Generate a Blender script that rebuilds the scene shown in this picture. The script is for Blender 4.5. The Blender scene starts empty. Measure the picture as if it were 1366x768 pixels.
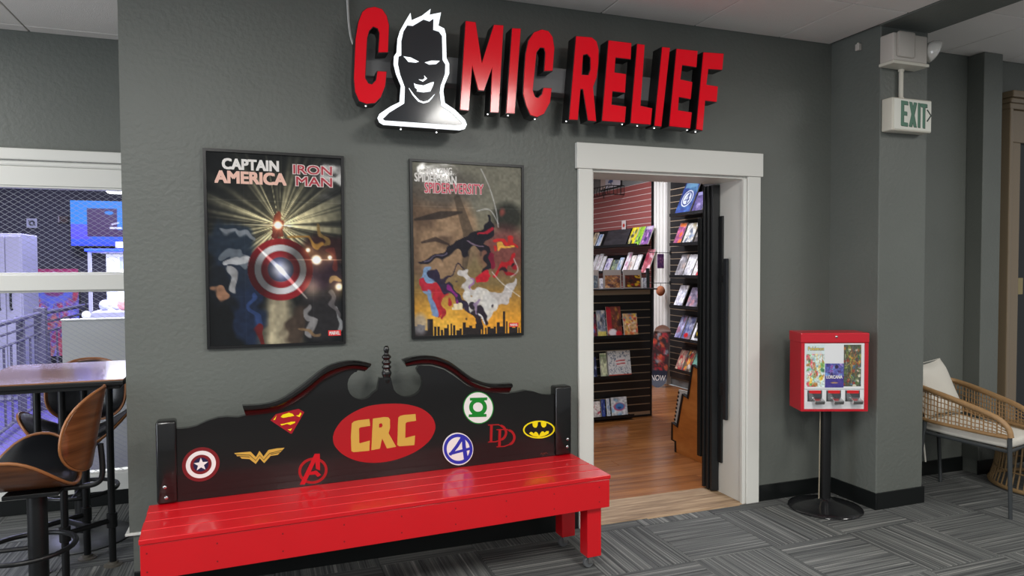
import bpy, bmesh, math, random
import numpy as np
from mathutils import Vector, Matrix
from mathutils.geometry import tessellate_polygon
C = bpy.context.scene.collection
R = math.radians

# ------------------------------------------------------------------ camera
CAM = np.array([0.0, -3.45, 1.4625])
FPX, YAW, PITCH, ROLL = 917.07, 0.34813, -0.03138, -0.005038
_f = np.array([math.sin(YAW)*math.cos(PITCH), math.cos(YAW)*math.cos(PITCH), math.sin(PITCH)])
_r = np.array([math.cos(YAW), -math.sin(YAW), 0.0])
_u = np.cross(_r, _f)
_r, _u = _r*math.cos(ROLL)+_u*math.sin(ROLL), -_r*math.sin(ROLL)+_u*math.cos(ROLL)
cd = bpy.data.cameras.new('camera')
cam = bpy.data.objects.new('camera', cd)
C.objects.link(cam)
cd.sensor_width = 36.0
cd.lens = FPX/1366*36.0
cd.clip_start = 0.05
cam.matrix_world = Matrix(((_r[0], _u[0], -_f[0], CAM[0]), (_r[1], _u[1], -_f[1], CAM[1]),
                           (_r[2], _u[2], -_f[2], CAM[2]), (0, 0, 0, 1)))
sc = bpy.context.scene
sc.camera = cam
# ------------------------------------------------------------------ light
sc.view_settings.view_transform = 'Standard'
sc.view_settings.look = 'None'
sc.view_settings.exposure = 0.0
sc.view_settings.gamma = 1.0
sc.view_settings.use_curve_mapping = False
w = bpy.data.worlds.new('world'); sc.world = w; w.use_nodes = True
w.node_tree.nodes['Background'].inputs[0].default_value = (0.92, 0.96, 1.0, 1)
w.node_tree.nodes['Background'].inputs[1].default_value = 0.36

def area_light(name, loc, size, power, col=(1, 1, 1), rot=(0, 0, 0), spread=180):
    l = bpy.data.lights.new(name, 'AREA'); l.shape = 'RECTANGLE'
    l.size, l.size_y = size; l.energy = power; l.color = col; l.spread = R(spread)
    o = bpy.data.objects.new(name, l); o.location = loc; o.rotation_euler = rot
    C.objects.link(o); return o
CEIL = 2.858
NEUT = (1.0, 0.975, 0.93)
area_light('troffer_or_fill_light', (2.35, -6.2, CEIL-0.03), (0.28, 0.8), 46, NEUT)
for (lx, ly, p) in ((1.75, -2.75, 72), (-0.75, -2.75, 70), (4.6, -2.3, 32), (-2.3, -0.1, 36), (1.2, -7.6, 50), (-1.7, -5.8, 66), (4.9, -5.8, 40)):  # the leftmost one is a fill added to brighten the window wall and table
    area_light('troffer_or_fill_light', (lx, ly, CEIL-0.03), (0.6, 1.15), p, NEUT)
COOL = (0.93, 0.92, 1.0)
for (lx, ly, p) in ((2.5, 1.5, 62), (3.4, 3.6, 60), (2.2, 4.6, 50)):
    area_light('shop_ceiling_light', (lx, ly, 2.92), (0.6, 1.2), p, COOL)
area_light('arcade_ceiling_light', (-1.8, 3.4, 3.2), (1.2, 1.2), 95, (0.75, 0.72, 1.0))
area_light('partition_fill_light', (-1.4, 1.95, 2.9), (0.9, 0.5), 125, (0.97, 0.97, 0.93))  # unseen fill, added to brighten the beige partition behind the glass
area_light('left_fill_light', (-4.1, -1.6, 1.5), (3.0, 1.8), 90, (0.86, 0.92, 1.0), (0, R(-90), 0))  # added out of view to lift the left ceiling and tabletop glare
area_light('arcade_ceiling_light', (-2.4, 6.2, 3.2), (1.2, 1.2), 180, (0.62, 0.62, 1.0))

# ------------------------------------------------------------------ pixel rays (used to survey real positions on known planes)
def ray(px):
    return _f + _r*(px[0]-683)/FPX - _u*(px[1]-384)/FPX
def onp(px, P0, n):
    d = ray(px); n = np.array(n, float)
    return CAM + d*(((np.array(P0, float)-CAM) @ n)/(d @ n))
def ony(px, y=0.0): return onp(px, (0, y, 0), (0, 1, 0))
def onx(px, x): return onp(px, (x, 0, 0), (1, 0, 0))
def onz(px, z=0.0): return onp(px, (0, 0, z), (0, 0, 1))

# ------------------------------------------------------------------ materials
def lin(c):
    return tuple(((v/255)/12.92 if v/255 <= 0.04045 else ((v/255+0.055)/1.055)**2.4) for v in c)
MATS = {}
def mat(name, col, rough=0.5, metal=0.0, coat=0.0, emit=None, es=0.0, bump=None, var=None, spec=0.5, srgb=True):
    """Principled material; bump=(scale, strength), var=(scale, amount)."""
    if name in MATS: return MATS[name]
    m = bpy.data.materials.new(name); m.use_nodes = True
    nt = m.node_tree; b = nt.nodes['Principled BSDF']
    c = lin(col) if srgb else col
    b.inputs['Base Color'].default_value = (*c, 1)
    b.inputs['Roughness'].default_value = rough
    b.inputs['Metallic'].default_value = metal
    b.inputs['Coat Weight'].default_value = coat
    b.inputs['Coat Roughness'].default_value = 0.08
    b.inputs['Specular IOR Level'].default_value = spec
    if emit is not None:
        b.inputs['Emission Color'].default_value = (*lin(emit), 1); b.inputs['Emission Strength'].default_value = es
    tc = nt.nodes.new('ShaderNodeTexCoord')
    if bump:
        n = nt.nodes.new('ShaderNodeTexNoise'); n.inputs['Scale'].default_value = bump[0]; n.inputs['Detail'].default_value = 3
        nt.links.new(tc.outputs['Object'], n.inputs['Vector'])
        bp = nt.nodes.new('ShaderNodeBump'); bp.inputs['Strength'].default_value = bump[1]; bp.inputs['Distance'].default_value = 0.01
        nt.links.new(n.outputs['Fac'], bp.inputs['Height']); nt.links.new(bp.outputs['Normal'], b.inputs['Normal'])
    if var:
        n = nt.nodes.new('ShaderNodeTexNoise'); n.inputs['Scale'].default_value = var[0]; n.inputs['Detail'].default_value = 4
        nt.links.new(tc.outputs['Object'], n.inputs['Vector'])
        mx = nt.nodes.new('ShaderNodeMix'); mx.data_type = 'RGBA'
        mx.inputs['A'].default_value = (*[v*(1-var[1]) for v in c], 1); mx.inputs['B'].default_value = (*[min(1, v*(1+var[1])) for v in c], 1)
        nt.links.new(n.outputs['Fac'], mx.inputs['Factor']); nt.links.new(mx.outputs['Result'], b.inputs['Base Color'])
    MATS[name] = m
    return m

def streak_mat(name, stops, scale, rough=0.5, coat=0.0, rand=0.0, detail=3, dist=0.0, bump=0.0, speck=None):
    """noise stretched along one object axis -> colour ramp (wood grain, carpet ribs)."""
    if name in MATS: return MATS[name]
    m = bpy.data.materials.new(name); m.use_nodes = True
    nt = m.node_tree; b = nt.nodes['Principled BSDF']
    b.inputs['Roughness'].default_value = rough; b.inputs['Coat Weight'].default_value = coat; b.inputs['Coat Roughness'].default_value = 0.12
    tc = nt.nodes.new('ShaderNodeTexCoord'); mp = nt.nodes.new('ShaderNodeMapping')
    mp.inputs['Scale'].default_value = scale
    nt.links.new(tc.outputs['Object'], mp.inputs['Vector'])
    src = mp.outputs['Vector']
    if rand:
        oi = nt.nodes.new('ShaderNodeObjectInfo'); ml = nt.nodes.new('ShaderNodeMath'); ml.operation = 'MULTIPLY'; ml.inputs[1].default_value = 57.0
        nt.links.new(oi.outputs['Random'], ml.inputs[0])
        va = nt.nodes.new('ShaderNodeVectorMath'); va.operation = 'ADD'
        nt.links.new(src, va.inputs[0]); nt.links.new(ml.outputs[0], va.inputs[1]); src = va.outputs[0]
    n = nt.nodes.new('ShaderNodeTexNoise'); n.inputs['Scale'].default_value = 1.0; n.inputs['Detail'].default_value = detail
    n.inputs['Distortion'].default_value = dist; n.inputs['Roughness'].default_value = 0.62
    nt.links.new(src, n.inputs['Vector'])
    cr = nt.nodes.new('ShaderNodeValToRGB'); el = cr.color_ramp.elements
    for i, (p, c) in enumerate(stops):
        e = el[i] if i < 2 else el.new(p)
        e.position = p; e.color = (*lin(c), 1)
    nt.links.new(n.outputs['Fac'], cr.inputs['Fac'])
    out = cr.outputs['Color']
    if rand:
        hv = nt.nodes.new('ShaderNodeHueSaturation')
        mr = nt.nodes.new('ShaderNodeMapRange'); mr.inputs['To Min'].default_value = 1-rand; mr.inputs['To Max'].default_value = 1+rand
        nt.links.new(oi.outputs['Random'], mr.inputs['Value']); nt.links.new(mr.outputs[0], hv.inputs['Value'])
        nt.links.new(out, hv.inputs['Color']); out = hv.outputs['Color']
    if speck:
        n2 = nt.nodes.new('ShaderNodeTexNoise'); n2.inputs['Scale'].default_value = speck[0]; n2.inputs['Detail'].default_value = 2
        nt.links.new(tc.outputs['Object'], n2.inputs['Vector'])
        m2 = nt.nodes.new('ShaderNodeMapRange'); m2.inputs['From Min'].default_value = 0.25; m2.inputs['From Max'].default_value = 0.75
        m2.inputs['To Min'].default_value = 1-speck[1]; m2.inputs['To Max'].default_value = 1+speck[1]
        nt.links.new(n2.outputs['Fac'], m2.inputs['Value'])
        h2 = nt.nodes.new('ShaderNodeHueSaturation'); nt.links.new(m2.outputs[0], h2.inputs['Value']); nt.links.new(out, h2.inputs['Color']); out = h2.outputs['Color']
    nt.links.new(out, b.inputs['Base Color'])
    if bump:
        bp = nt.nodes.new('ShaderNodeBump'); bp.inputs['Strength'].default_value = bump; bp.inputs['Distance'].default_value = 0.004
        nt.links.new(n.outputs['Fac'], bp.inputs['Height']); nt.links.new(bp.outputs['Normal'], b.inputs['Normal'])
    MATS[name] = m
    return m

def print_mat(name, rough=0.35, coat=0.0, bump=None, es=0.0):
    """flat print: colours come from the 'ink' attribute of the sheet."""
    if name in MATS: return MATS[name]
    m = bpy.data.materials.new(name); m.use_nodes = True
    nt = m.node_tree; b = nt.nodes['Principled BSDF']
    a = nt.nodes.new('ShaderNodeAttribute'); a.attribute_name = 'ink'
    nt.links.new(a.outputs['Color'], b.inputs['Base Color'])
    b.inputs['Roughness'].default_value = rough; b.inputs['Coat Weight'].default_value = coat; b.inputs['Coat Roughness'].default_value = 0.06
    if es:
        nt.links.new(a.outputs['Color'], b.inputs['Emission Color']); b.inputs['Emission Strength'].default_value = es
    if bump:
        tc = nt.nodes.new('ShaderNodeTexCoord')
        n = nt.nodes.new('ShaderNodeTexNoise'); n.inputs['Scale'].default_value = bump[0]; n.inputs['Detail'].default_value = 2
        nt.links.new(tc.outputs['Object'], n.inputs['Vector'])
        bp = nt.nodes.new('ShaderNodeBump'); bp.inputs['Strength'].default_value = bump[1]; bp.inputs['Distance'].default_value = 0.02
        nt.links.new(n.outputs['Fac'], bp.inputs['Height'])
        nt.links.new(bp.outputs['Normal'], b.inputs['Coat Normal'])
    MATS[name] = m
    return m

M_wall = mat('wall_paint', (103, 107, 102), 0.46, bump=(45, 0.27), var=(2.2, 0.12), spec=0.45)
M_wall_in = mat('shop_wall_paint', (128, 130, 128), 0.7)
M_base = mat('black_vinyl', (17, 20, 20), 0.35)
M_white = mat('white_trim_paint', (226, 226, 220), 0.38, bump=(30, 0.04))
M_slab = mat('dark_slab', (52, 52, 54), 0.9)
M_tile = mat('ceiling_tile', (236, 231, 226), 0.9, bump=(220, 0.35), var=(160, 0.05))
M_carpet = streak_mat('carpet_ribs', [(0.32, (40, 42, 42)), (0.46, (76, 78, 78)), (0.56, (98, 100, 98)), (0.72, (150, 150, 146))], (0.9, 85, 1), 0.95, rand=0.07, detail=6, bump=0.4, speck=(330, 0.34))
M_plank = streak_mat('shop_plank_wood', [(0.3, (112, 66, 30)), (0.5, (146, 90, 44)), (0.7, (172, 114, 62))], (1.5, 18, 1), 0.32, coat=0.3, rand=0.08)
M_raw = streak_mat('raw_threshold_wood', [(0.3, (122, 98, 72)), (0.5, (160, 133, 102)), (0.7, (190, 165, 132))], (3, 38, 1), 0.7, rand=0.08)
M_red = mat('red_bench_paint', (204, 14, 26), 0.30, coat=0.35, bump=(18, 0.05), var=(5, 0.05))
M_black = mat('black_lacquer', (14, 14, 14), 0.26, coat=0.35, bump=(14, 0.03))
M_bmetal = mat('black_metal', (22, 23, 24), 0.38, metal=0.2)
M_chrome = mat('polished_steel', (205, 205, 205), 0.22, metal=1.0)
M_sred = mat('sign_red_acrylic', (186, 4, 22), 0.16, coat=0.0, emit=(230, 0, 28), es=0.34, spec=0.5)
M_ret = mat('sign_black_return', (20, 21, 23), 0.42)
M_glow = mat('sign_white_light', (250, 252, 252), 0.4, emit=(236, 244, 250), es=1.05)
M_dot = mat('pin_light', (250, 250, 250), 0.4, emit=(255, 255, 255), es=2.0)
M_race = mat('raceway_grey', (120, 122, 124), 0.5)
M_walnut = streak_mat('walnut_ply', [(0.3, (74, 42, 22)), (0.5, (104, 62, 34)), (0.7, (130, 82, 48))], (1.5, 2.0, 34), 0.32, coat=0.4)
M_plyedge = mat('ply_edge', (150, 98, 58), 0.35)
M_leather = mat('black_leather', (22, 23, 26), 0.36, coat=0.15)
M_ttop = streak_mat('table_wood', [(0.3, (108, 74, 54)), (0.5, (138, 98, 74)), (0.7, (166, 124, 98))], (2, 30, 1), 0.25, coat=0.4)
M_slatb = mat('black_slat', (34, 33, 34), 0.4)
M_slatr = mat('red_slat', (156, 88, 84), 0.38, coat=0.4)
M_groove = mat('slat_groove_metal', (196, 176, 150), 0.4, metal=0.4)
M_shelf = mat('black_shelf', (24, 24, 26), 0.35)
M_paper = mat('paper_edge', (214, 212, 205), 0.7)
M_dark = mat('dark_book_edge', (38, 36, 40), 0.6)
M_print = print_mat('printed_cover', 0.3, coat=0.3)
M_poster = print_mat('poster_print', 0.6, coat=0.62, bump=(6, 0.10))
M_poster.node_tree.nodes['Principled BSDF'].inputs['Specular IOR Level'].default_value = 0.1
M_glowprint = print_mat('lit_print', 0.4, es=0.6)
M_purple = mat('arcade_carpet', (92, 82, 150), 0.8, var=(3, 0.2))

# ------------------------------------------------------------------ geometry (each returns (verts, faces))
def box(x0, x1, y0, y1, z0, z1):
    v = [(x0, y0, z0), (x1, y0, z0), (x1, y1, z0), (x0, y1, z0), (x0, y0, z1), (x1, y0, z1), (x1, y1, z1), (x0, y1, z1)]
    f = [(0, 3, 2, 1), (4, 5, 6, 7), (0, 1, 5, 4), (1, 2, 6, 5), (2, 3, 7, 6), (3, 0, 4, 7)]
    return v, f
def bbox_bev(x0, x1, y0, y1, z0, z1, b=0.004, seg=2):
    bm = bmesh.new(); vv, ff = box(x0, x1, y0, y1, z0, z1)
    bv = [bm.verts.new(p) for p in vv]
    for f in ff: bm.faces.new([bv[i] for i in f])
    bmesh.ops.bevel(bm, geom=list(bm.edges), offset=b, segments=seg, profile=0.5, affect='EDGES')
    bm.verts.index_update()
    r = ([tuple(v.co) for v in bm.verts], [tuple(v.index for v in f.verts) for f in bm.faces]); bm.free(); return r
def merge(*gs):
    V, F = [], []
    for v, f in gs:
        o = len(V); V += [tuple(p) for p in v]; F += [tuple(i+o for i in q) for q in f]
    return V, F
def xf(g, loc=(0, 0, 0), rz=0.0, ry=0.0, rx=0.0, s=1.0):
    Mx = Matrix.Translation(loc) @ Matrix.Rotation(rz, 4, 'Z') @ Matrix.Rotation(ry, 4, 'Y') @ Matrix.Rotation(rx, 4, 'X') @ Matrix.Scale(s, 4)
    return [tuple(Mx @ Vector(p)) for p in g[0]], g[1]
def prism(outer, n, t, holes=()):
    """outer: 3D points in a plane; slab from the plane going -n*t (n = visible side)."""
    n = np.array(n, float); n /= np.linalg.norm(n)
    loops = [[Vector(p) for p in outer]]+[[Vector(p) for p in h] for h in holes]
    tris = tessellate_polygon(loops)
    flat = [p for l in loops for p in l]
    N = len(flat)
    V = [tuple(p) for p in flat]+[tuple(np.array(p)-n*t) for p in flat]
    F = []
    for a, b, c in tris:
        nn = (flat[b]-flat[a]).cross(flat[c]-flat[a])
        if nn.dot(Vector(n)) < 0: a, b, c = a, c, b
        F.append((a, b, c)); F.append((a+N, c+N, b+N))
    o = 0
    for li, l in enumerate(loops):
        k = len(l)
        ar = sum((Vector(l[i]).cross(Vector(l[(i+1) % k])) for i in range(k)), Vector((0, 0, 0))).dot(Vector(n))
        for i in range(k):
            a, b = o+i, o+(i+1) % k
            q = (a, a+N, b+N, b)
            if (ar < 0) != (li > 0): q = q[::-1]
            F.append(q)
        o += k
    return V, F
def tube(pts, r, seg=8, closed=False):
    P = [Vector(p) for p in pts]; V, F = [], []; n = len(P)
    up = None
    for i, p in enumerate(P):
        if closed: t = P[(i+1) % n]-P[i-1]
        else: t = P[min(i+1, n-1)]-P[max(i-1, 0)]
        t.normalize()
        if up is None:
            up = Vector((0, 0, 1)) if abs(t.z) < 0.9 else Vector((1, 0, 0))
        a = (up-t*up.dot(t)); a.normalize(); b = t.cross(a); up = a
        rr = r[i] if isinstance(r, (list, tuple)) else r
        for k in range(seg):
            an = 2*math.pi*k/seg
            V.append(tuple(p+a*math.cos(an)*rr+b*math.sin(an)*rr))
    m = n if closed else n-1
    for i in range(m):
        for k in range(seg):
            a, b = i*seg+k, i*seg+(k+1) % seg
            c, d = ((i+1) % n)*seg+(k+1) % seg, ((i+1) % n)*seg+k
            F.append((a, b, c, d))
    if not closed:
        F.append(tuple(reversed(range(seg)))); F.append(tuple(range((n-1)*seg, n*seg)))
    return V, F
def lathe(prof, seg=24, c=(0, 0, 0)):
    V, F = [], []; n = len(prof)
    for z, r in prof:
        for k in range(seg):
            a = 2*math.pi*k/seg; V.append((c[0]+r*math.cos(a), c[1]+r*math.sin(a), c[2]+z))
    for i in range(n-1):
        for k in range(seg):
            F.append((i*seg+k, i*seg+(k+1) % seg, (i+1)*seg+(k+1) % seg, (i+1)*seg+k))
    F.append(tuple(reversed(range(seg)))); F.append(tuple(range((n-1)*seg, n*seg)))
    return V, F
def spline(pts, n=6):
    """Catmull-Rom through the points."""
    P = [np.array(p, float) for p in pts]; out = []
    for i in range(len(P)-1):
        p0, p1, p2, p3 = P[max(i-1, 0)], P[i], P[i+1], P[min(i+2, len(P)-1)]
        for k in range(n):
            t = k/n
            out.append(0.5*((2*p1)+(-p0+p2)*t+(2*p0-5*p1+4*p2-p3)*t*t+(-p0+3*p1-3*p2+p3)*t**3))
    out.append(P[-1]); return out
def ribbon2(pts, wd):
    """2D polyline -> list of 2D outline of a stroke."""
    P = [np.array(p, float) for p in pts]; L, Rr = [], []
    for i, p in enumerate(P):
        t = P[min(i+1, len(P)-1)]-P[max(i-1, 0)]; t /= (np.linalg.norm(t)+1e-9); nn = np.array([-t[1], t[0]])
        ww = wd[i] if isinstance(wd, (list, tuple)) else wd
        L.append(p+nn*ww/2); Rr.append(p-nn*ww/2)
    return L+Rr[::-1]
def ell2(cx, cy, rx, ry, n=40, rot=0.0, a0=0.0, a1=360.0):
    o = []
    full = abs(a1-a0) >= 360
    for k in range(n if full else n+1):
        a = R(a0+(a1-a0)*k/n); x, y = rx*math.cos(a), ry*math.sin(a)
        o.append((cx+x*math.cos(rot)-y*math.sin(rot), cy+x*math.sin(rot)+y*math.cos(rot)))
    return o

# ------------------------------------------------------------------ objects
def tag(o, label=None, cat=None, group=None, kind=None):
    if label: o['label'] = label
    if cat: o['category'] = cat
    if group: o['group'] = group
    if kind: o['kind'] = kind
    return o
def thing(name, label, cat, loc=(0, 0, 0), rz=0.0, group=None):
    o = bpy.data.objects.new(name, None); o.empty_display_size = 0.1
    o.matrix_basis = Matrix.Translation(loc) @ Matrix.Rotation(rz, 4, 'Z')
    C.objects.link(o); return tag(o, label, cat, group)
def wmat(o):
    m = o.matrix_basis.copy()
    while o.parent: o = o.parent; m = o.matrix_basis @ m
    return m
def add(name, geo, m, parent=None, world=False, smooth=None, label=None, kind=None, mids=None):
    """one mesh object from (verts, faces); world=True: verts given in world space."""
    V, F = geo
    if world and parent:
        inv = wmat(parent).inverted(); V = [tuple(inv @ Vector(p)) for p in V]
    me = bpy.data.meshes.new(name); me.from_pydata(V, [], F); me.update()
    ms = m if isinstance(m, (list, tuple)) else [m]
    for k in ms: me.materials.append(k)
    if mids: me.polygons.foreach_set('material_index', mids)
    if smooth:
        me.polygons.foreach_set('use_smooth', [True]*len(F)); me.set_sharp_from_angle(angle=R(smooth))
    o = bpy.data.objects.new(name, me); C.objects.link(o)
    if parent: o.parent = parent
    return tag(o, label, kind=kind)
def layers(name, parts, parent, world=True, **kw):
    """several (geo, material) layers -> one mesh with several material slots."""
    V, F, ids, ms = [], [], [], []
    for g, m in parts:
        if m not in ms: ms.append(m)
        o = len(V); V += list(g[0]); F += [tuple(i+o for i in q) for q in g[1]]; ids += [ms.index(m)]*len(g[1])
    return add(name, (V, F), ms, parent, world=world, mids=ids, **kw)
def copy_tree(o, parent=None):
    c = o.copy(); C.objects.link(c); c.parent = parent
    for ch in [k for k in bpy.data.objects if k.parent == o]: copy_tree(ch, c)
    return c
def share(o, parent, loc, rz=0.0):
    c = o.copy(); C.objects.link(c); c.parent = parent
    c.matrix_basis = Matrix.Translation(loc) @ Matrix.Rotation(rz, 4, 'Z'); return c

_font_cache = {}
def text2(s, bold=0.0, spacing=1.0):
    """text -> 2D (verts, tris) normalised to its own bounding box (0..1, y up)."""
    key = (s, bold, spacing)
    if key in _font_cache: return _font_cache[key]
    cu = bpy.data.curves.new('txt', 'FONT'); cu.body = s; cu.offset = bold; cu.space_character = spacing; cu.resolution_u = 3
    ob = bpy.data.objects.new('txt', cu); C.objects.link(ob)
    bpy.context.view_layer.update()
    me = bpy.data.meshes.new_from_object(ob.evaluated_get(bpy.context.evaluated_depsgraph_get()))
    V = np.array([v.co[:2] for v in me.vertices]); F = [tuple(p.vertices) for p in me.polygons]
    bpy.data.objects.remove(ob); bpy.data.curves.remove(cu); bpy.data.meshes.remove(me)
    V = (V-V.min(0))/(V.max(0)-V.min(0))
    _font_cache[key] = (V, F); return V, F
def text_quad(s, bl, br, tl, tr, bold=0.0, spacing=1.0):
    """flat lettering fitted to four 3D corners."""
    V, F = text2(s, 0.0, spacing)
    bl, br, tl, tr = map(np.array, (bl, br, tl, tr))
    asp = np.linalg.norm(br-bl)/(np.linalg.norm(tl-bl)+1e-9)
    gs = []; nv = np.cross(br-bl, tl-bl); nv = nv/np.linalg.norm(nv)*0.00013
    for dx, dy in (((0, 0),) if bold <= 0 else ((-1, -1), (1, -1), (-1, 1), (1, 1), (0, 0))):   # heavier weight: overprinted
        kx, ky = dx*bold/asp, dy*bold*0.8
        gs.append(([tuple(nv*len(gs)+bl*(1-x)*(1-y)+br*x*(1-y)+tl*(1-x)*y+tr*x*y) for x, y in [(px*(1-2*bold/asp)+bold/asp+kx, py*(1-1.6*bold)+0.8*bold+ky) for px, py in V]], F))
    return merge(*gs)

# ------------------------------------------------------------------ print painter (flat artwork on a sheet)
class Ink:
    def __init__(s, w, h, asp, bg=(0, 0, 0), seed=0):
        s.w, s.h, s.asp = w, h, asp
        s.u, s.v = np.meshgrid(np.linspace(0, 1, w), np.linspace(0, asp, h))
        s.a = np.ones((h, w, 3))*np.array(bg)/255.0; s.rng = np.random.default_rng(seed)
    def mix(s, m, col):
        m = np.clip(m, 0, 1)[..., None]; s.a = s.a*(1-m)+np.array(col)/255.0*m
    def addc(s, m, col): s.a = np.clip(s.a+np.clip(m, 0, None)[..., None]*np.array(col)/255.0, 0, 1)
    def noise(s, fx, fy):
        g = s.rng.random((int(fy)+2, int(fx)+2)); x = s.u*fx; y = s.v/s.asp*fy
        i, j = x.astype(int), y.astype(int); fx_, fy_ = x-i, y-j
        fx_, fy_ = fx_*fx_*(3-2*fx_), fy_*fy_*(3-2*fy_)
        return g[j, i]*(1-fx_)*(1-fy_)+g[j, i+1]*fx_*(1-fy_)+g[j+1, i]*(1-fx_)*fy_+g[j+1, i+1]*fx_*fy_
    def ell(s, cx, cy, rx, ry, soft=0.15, rot=0.0):
        x, y = s.u-cx, s.v-cy*s.asp; c, d = math.cos(rot), math.sin(rot)
        q = np.sqrt(((x*c+y*d)/rx)**2+((-x*d+y*c)/ry)**2)
        return np.clip((1-q)/soft+0.5, 0, 1)
    def line(s, pts, wd):
        m = np.zeros_like(s.u); P = [(a, b*s.asp) for a, b in pts]
        for k in range(len(P)-1):
            (x0, y0), (x1, y1) = P[k], P[k+1]; dx, dy = x1-x0, y1-y0
            t = np.clip(((s.u-x0)*dx+(s.v-y0)*dy)/(dx*dx+dy*dy+1e-9), 0, 1)
            d = np.hypot(s.u-x0-t*dx, s.v-y0-t*dy)
            w0 = wd[k]*(1-t)+wd[k+1]*t if isinstance(wd, (list, tuple)) else wd
            m = np.maximum(m, np.clip((w0-d)/0.008+0.5, 0, 1))
        return m
    def rect(s, u0, u1, v0, v1):
        return ((s.u >= u0) & (s.u <= u1) & (s.v >= v0*s.asp) & (s.v <= v1*s.asp)).astype(float)
    def warp(s, k, fx, fy):
        s.u0, s.v0 = s.u, s.v; n1, n2 = s.noise(fx, fy), s.noise(fx, fy); u, v = s.u, s.v
        s.u = u+(n1-0.5)*k; s.v = v+(n2-0.5)*k
    def unwarp(s): s.u, s.v = s.u0, s.v0
    def lin(s):
        a = np.clip(s.a, 0, 1); return np.where(a <= 0.04045, a/12.92, ((a+0.055)/1.055)**2.4)
def sheet_mesh(name, ink, fn, m):
    """grid mesh coloured by the ink; fn(u, v) gives the local position (v down, 0..1)."""
    h, w = ink.h, ink.w
    V = [fn(i/(w-1), j/(h-1)) for j in range(h) for i in range(w)]
    F = [(j*w+i, (j+1)*w+i, (j+1)*w+i+1, j*w+i+1) for j in range(h-1) for i in range(w-1)]
    me = bpy.data.meshes.new(name); me.from_pydata(V, [], F); me.materials.append(m)
    at = me.color_attributes.new('ink', 'FLOAT_COLOR', 'POINT')
    col = np.ones((h*w, 4), np.float32); col[:, :3] = ink.lin().reshape(-1, 3)
    at.data.foreach_set('color', col.ravel()); me.update(); return me
def link_mesh(name, me, parent, label=None):
    o = bpy.data.objects.new(name, me); C.objects.link(o); o.parent = parent; return tag(o, label)

# ================================================================== ROOM SHELL
NY = (0, -1, 0)
def xz(pts, y): return [(x, y, z) for x, z in pts]
DX0, DX1, DZ = 1.722, 2.765, 1.998
S = 'structure'
floor = add('floor', box(-4.2, 6.2, -5.2, 1.37, -0.12, -0.012), M_slab, kind=S)
add('wall_front', prism(xz([(-0.563, 0), (DX0, 0), (DX0, DZ), (DX1, DZ), (DX1, 0), (3.42, 0), (3.42, 2.99), (-0.578, 2.99), (-0.578, 0.268), (-0.563, 0.268)], 0.0), NY, 0.28), M_wall, kind=S)
add('wall_left', box(-0.578, -0.44, 0.28, 7.0, 0, 3.0), M_wall, kind=S)
add('trim_1', bbox_bev(-0.594, -0.50, -0.012, 0.27, 0.266, 0.277, 0.002), M_white, kind=S)
add('wall_column', bbox_bev(3.42, 3.793, -0.372, 0.28, 0, 2.99, 0.006), M_wall, kind=S)
add('wall_right', box(3.793, 6.2, 0.02, 0.28, 0, 2.99), M_wall, kind=S)
add('wall_pilaster', bbox_bev(4.655, 4.835, -0.10, 0.02, 0, 2.91, 0.004), M_wall, kind=S)
# baseboards
add('baseboard_front', bbox_bev(2.860, 3.420, -0.010, 0.0, 0, 0.099, 0.002), M_base, kind=S)
add('baseboard_bench', bbox_bev(-0.562, 1.634, -0.010, 0.0, 0, 0.099, 0.002), M_base, kind=S)
add('baseboard_column', merge(bbox_bev(3.410, 3.420, -0.382, -0.010, 0, 0.101, 0.002), bbox_bev(3.4201, 3.803, -0.382, -0.372, 0, 0.101, 0.002), bbox_bev(3.793, 3.803, -0.3719, 0.0, 0, 0.101, 0.002)), M_base, kind=S)
add('baseboard_right', merge(bbox_bev(3.804, 4.655, 0.010, 0.02, 0, 0.099, 0.002), bbox_bev(4.645, 4.845, -0.11, -0.10, 0, 0.099, 0.002)), M_base, kind=S)
# doorway casing (shop entrance)
d1 = add('door_1', box(DX0+0.0005, DX1-0.0005, 0.0, 0.28, DZ-0.014, DZ), M_white, kind=S)
add('casing_head', bbox_bev(1.622, 2.869, -0.030, 0.0, DZ, 2.138, 0.003), M_white, d1)
add('casing_side', bbox_bev(1.636, DX0, -0.022, 0.0, 0, DZ, 0.004), M_white, d1)
add('casing_side', bbox_bev(DX1, 2.858, -0.022, 0.0, 0, DZ, 0.004), M_white, d1)
add('jamb', box(DX0-0.0002, DX0+0.014, 0.0, 0.28, 0, DZ-0.014), M_white, d1)
add('jamb', box(DX1-0.014, DX1+0.0002, 0.0, 0.28, 0, DZ-0.014), M_white, d1)
add('jamb_bead', bbox_bev(DX1-0.026, DX1-0.002, -0.012, 0.010, 0, DZ-0.014, 0.003), M_white, d1)
th = add('threshold_board', bbox_bev(DX0, DX1, 0.03, 0.335, -0.011, 0.003, 0.002), M_raw, d1)
add('threshold_nosing', bbox_bev(DX0, DX1, -0.012, 0.0285, -0.011, 0.005, 0.005), M_raw, d1)
add('threshold_splinter', bbox_bev(DX0+0.35, DX1-0.05, -0.024, -0.013, -0.011, 0.003, 0.003), M_raw, d1)

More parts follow.
